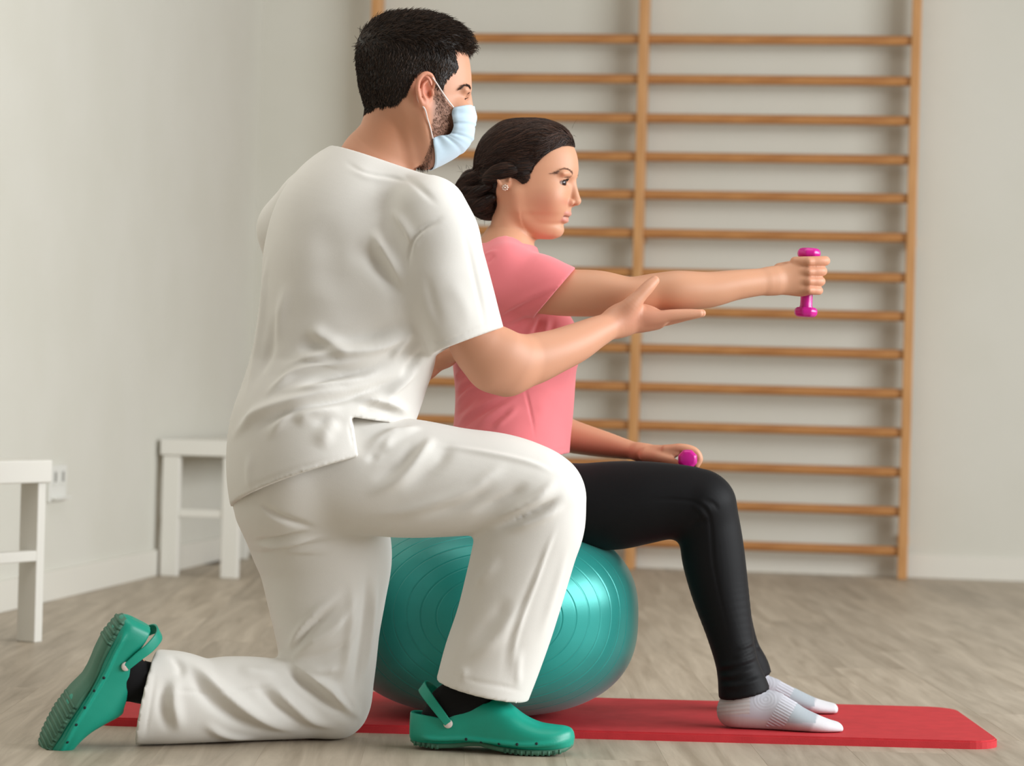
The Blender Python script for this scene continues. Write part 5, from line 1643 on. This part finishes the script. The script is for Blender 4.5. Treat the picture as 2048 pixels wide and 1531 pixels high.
def sole_parts():
    """grey-green tread: plate with bars across ball and heel, recess under the arch"""
    out = []
    def plate(x0, x1, zo, n=10, dent=0.0):
        xs = np.linspace(x0, x1, n)
        w = np.interp(xs, [0, .01, .05, .09, .13, .17, .205, .23, .255, .273, .285, .2905], [.010, .022, .030, .030, .034, .0425, .0450, .044, .039, .031, .020, .010])
        zb = np.interp(xs, [0, .01, .05, .08, .11, .13, .16, .205, .255, .273, .285, .2905], [.012, .005, .001, .003, .008, .009, .003, -.001, .000, .003, .007, .013]) + zo
        Vv = [(x, s * ww, z) for x, ww, z in zip(xs, w, zb) for s in (-1, 1)] + [(x, s * ww, z + .008) for x, ww, z in zip(xs, w, zb) for s in (-1, 1)]
        Ff = []
        k = 2 * n
        for i in range(n - 1):
            a, b_, c_, d_ = 2 * i, 2 * i + 1, 2 * i + 3, 2 * i + 2
            Ff += [(a, d_, c_, b_), (a + k, b_ + k, c_ + k, d_ + k), (a, a + k, d_ + k, d_), (b_, c_, c_ + k, b_ + k)]
        Ff += [(0, 1, 1 + k, k), (2 * n - 2, 2 * n - 2 + k, 2 * n - 1 + k, 2 * n - 1)]
        out.append((np.array(Vv), np.array(Ff)))
    plate(.003, .289, 0.0, 30)
    for i in range(11):
        x = .172 + i * .0095
        plate(x, x + .0050, -.0013, 2)
    for i in range(5):
        x = .010 + i * .010
        plate(x, x + .0055, -.0013, 2)
    return join(out)
soV, soF = sole_parts()
def band(path, wdir, hw, th):
    """a flat strap: path (K,3), width direction per point, half width, half thickness"""
    path = np.asarray(path, float); K = len(path)
    t = np.gradient(path, axis=0); t /= np.linalg.norm(t, axis=1)[:, None]
    wd = np.asarray(wdir, float); wd = wd - (wd * t).sum(1)[:, None] * t; wd /= np.linalg.norm(wd, axis=1)[:, None]
    nn = np.cross(t, wd)
    hw = np.broadcast_to(hw, (K,))
    ring = [(-1, -1), (-.8, -1.15), (.8, -1.15), (1, -1), (1, 1), (.8, 1.15), (-.8, 1.15), (-1, 1)]
    Vv = np.array([[path[i] + wd[i] * hw[i] * a + nn[i] * th * b for a, b in ring] for i in range(K)]).reshape(-1, 3)
    n = len(ring); Ff = []
    for i in range(K - 1):
        for j in range(n): Ff.append((i * n + j, i * n + (j + 1) % n, (i + 1) * n + (j + 1) % n, (i + 1) * n + j))
    return Vv, np.array(Ff)
def disc(c, nrm, r, h, seg=24):
    nrm = norm(nrm); a = norm(np.cross(nrm, [.3, .8, .5])); b_ = np.cross(nrm, a)
    prof = [(0, -h), (r, -h), (r, h * .4), (r * .8, h), (0, h * 1.15)]
    Vv, Ff = [], []
    for rr, hh in prof:
        for j in range(seg):
            t = 2 * math.pi * j / seg
            Vv.append(np.asarray(c) + nrm * hh + (a * math.cos(t) + b_ * math.sin(t)) * max(rr, 1e-5))
    for i in range(len(prof) - 1):
        for j in range(seg): Ff.append((i * seg + j, i * seg + (j + 1) % seg, (i + 1) * seg + (j + 1) % seg, (i + 1) * seg + j))
    return np.array(Vv), np.array(Ff)
def make_clog(mw3, org, strap_pts, near):
    """mw3: columns = clog x, y, z axes in the world"""
    T = lambda v: np.asarray(v) @ mw3.T + org
    flip_ = np.linalg.det(mw3) < 0
    fx = (lambda f: f[:, ::-1].copy()) if flip_ else (lambda f: f)
    sh_ = mkobj('clog', mkmesh('clog', T(cV), fx(cF)), M['clog'], man)
    mkobj('sole', mkmesh('sole', T(soV), fx(soF), False), M['clog_sole'], sh_)
    sp = catmull(np.array(strap_pts, float), 8)
    wd = []
    for p in sp:
        wd.append((.55, 0, .8))
    sV_, sF_ = band(sp, np.array(wd), np.interp(np.linspace(0, 1, len(sp)), [0, .12, .3, .5, .7, .88, 1], [.0068, .0078, .0090, .0095, .0090, .0078, .0068]), .0014)
    mkobj('heel_strap', mkmesh('heel_strap', T(sV_), fx(sF_)), M['clog'], sh_)
    for sy in (-1, 1):
        def onside(x, z):
            r = cB.ray_cast(Vector((x, sy * .2, z)), Vector((0, -sy, 0)))
            return np.array(r[0]), np.array(r[1])
        hp, hn = onside(.073, .0465)
        dV, dF = disc(hp + hn * .003, hn, .0080, .0022)
        mkobj('rivet', mkmesh('rivet', T(dV), fx(dF)), M['rivet'], sh_)
        for x, z in ((.106, .0215), (.133, .0175), (.165, .0165), (.197, .0180), (.231, .0205)):
            hp, hn = onside(x, z)
            dV, dF = disc(hp, hn, .0026, .0010, 12)
            mkobj('vent_hole', mkmesh('vent_hole', T(dV), fx(dF)), M['clog_dark'], sh_)
    return sh_
# strap from rivet up behind the ankle to the other rivet
strap_up = [(.073, -.0405, .0475), (.055, -.0415, .070), (.036, -.037, .092), (.024, -.022, .104), (.020, 0, .107), (.024, .022, .104), (.036, .037, .092), (.055, .0415, .070), (.073, .0405, .0475)]
make_clog(CL1, o1, strap_up, -1)
strap_k = [(.073, -.0405, .0475), (.048, -.0405, .057), (.026, -.036, .068), (.006, -.022, .077), (.000, 0, .079), (.006, .022, .077), (.026, .036, .068), (.048, .0405, .057), (.073, .0405, .0475)]
make_clog(CL2, o2, strap_k, -1)
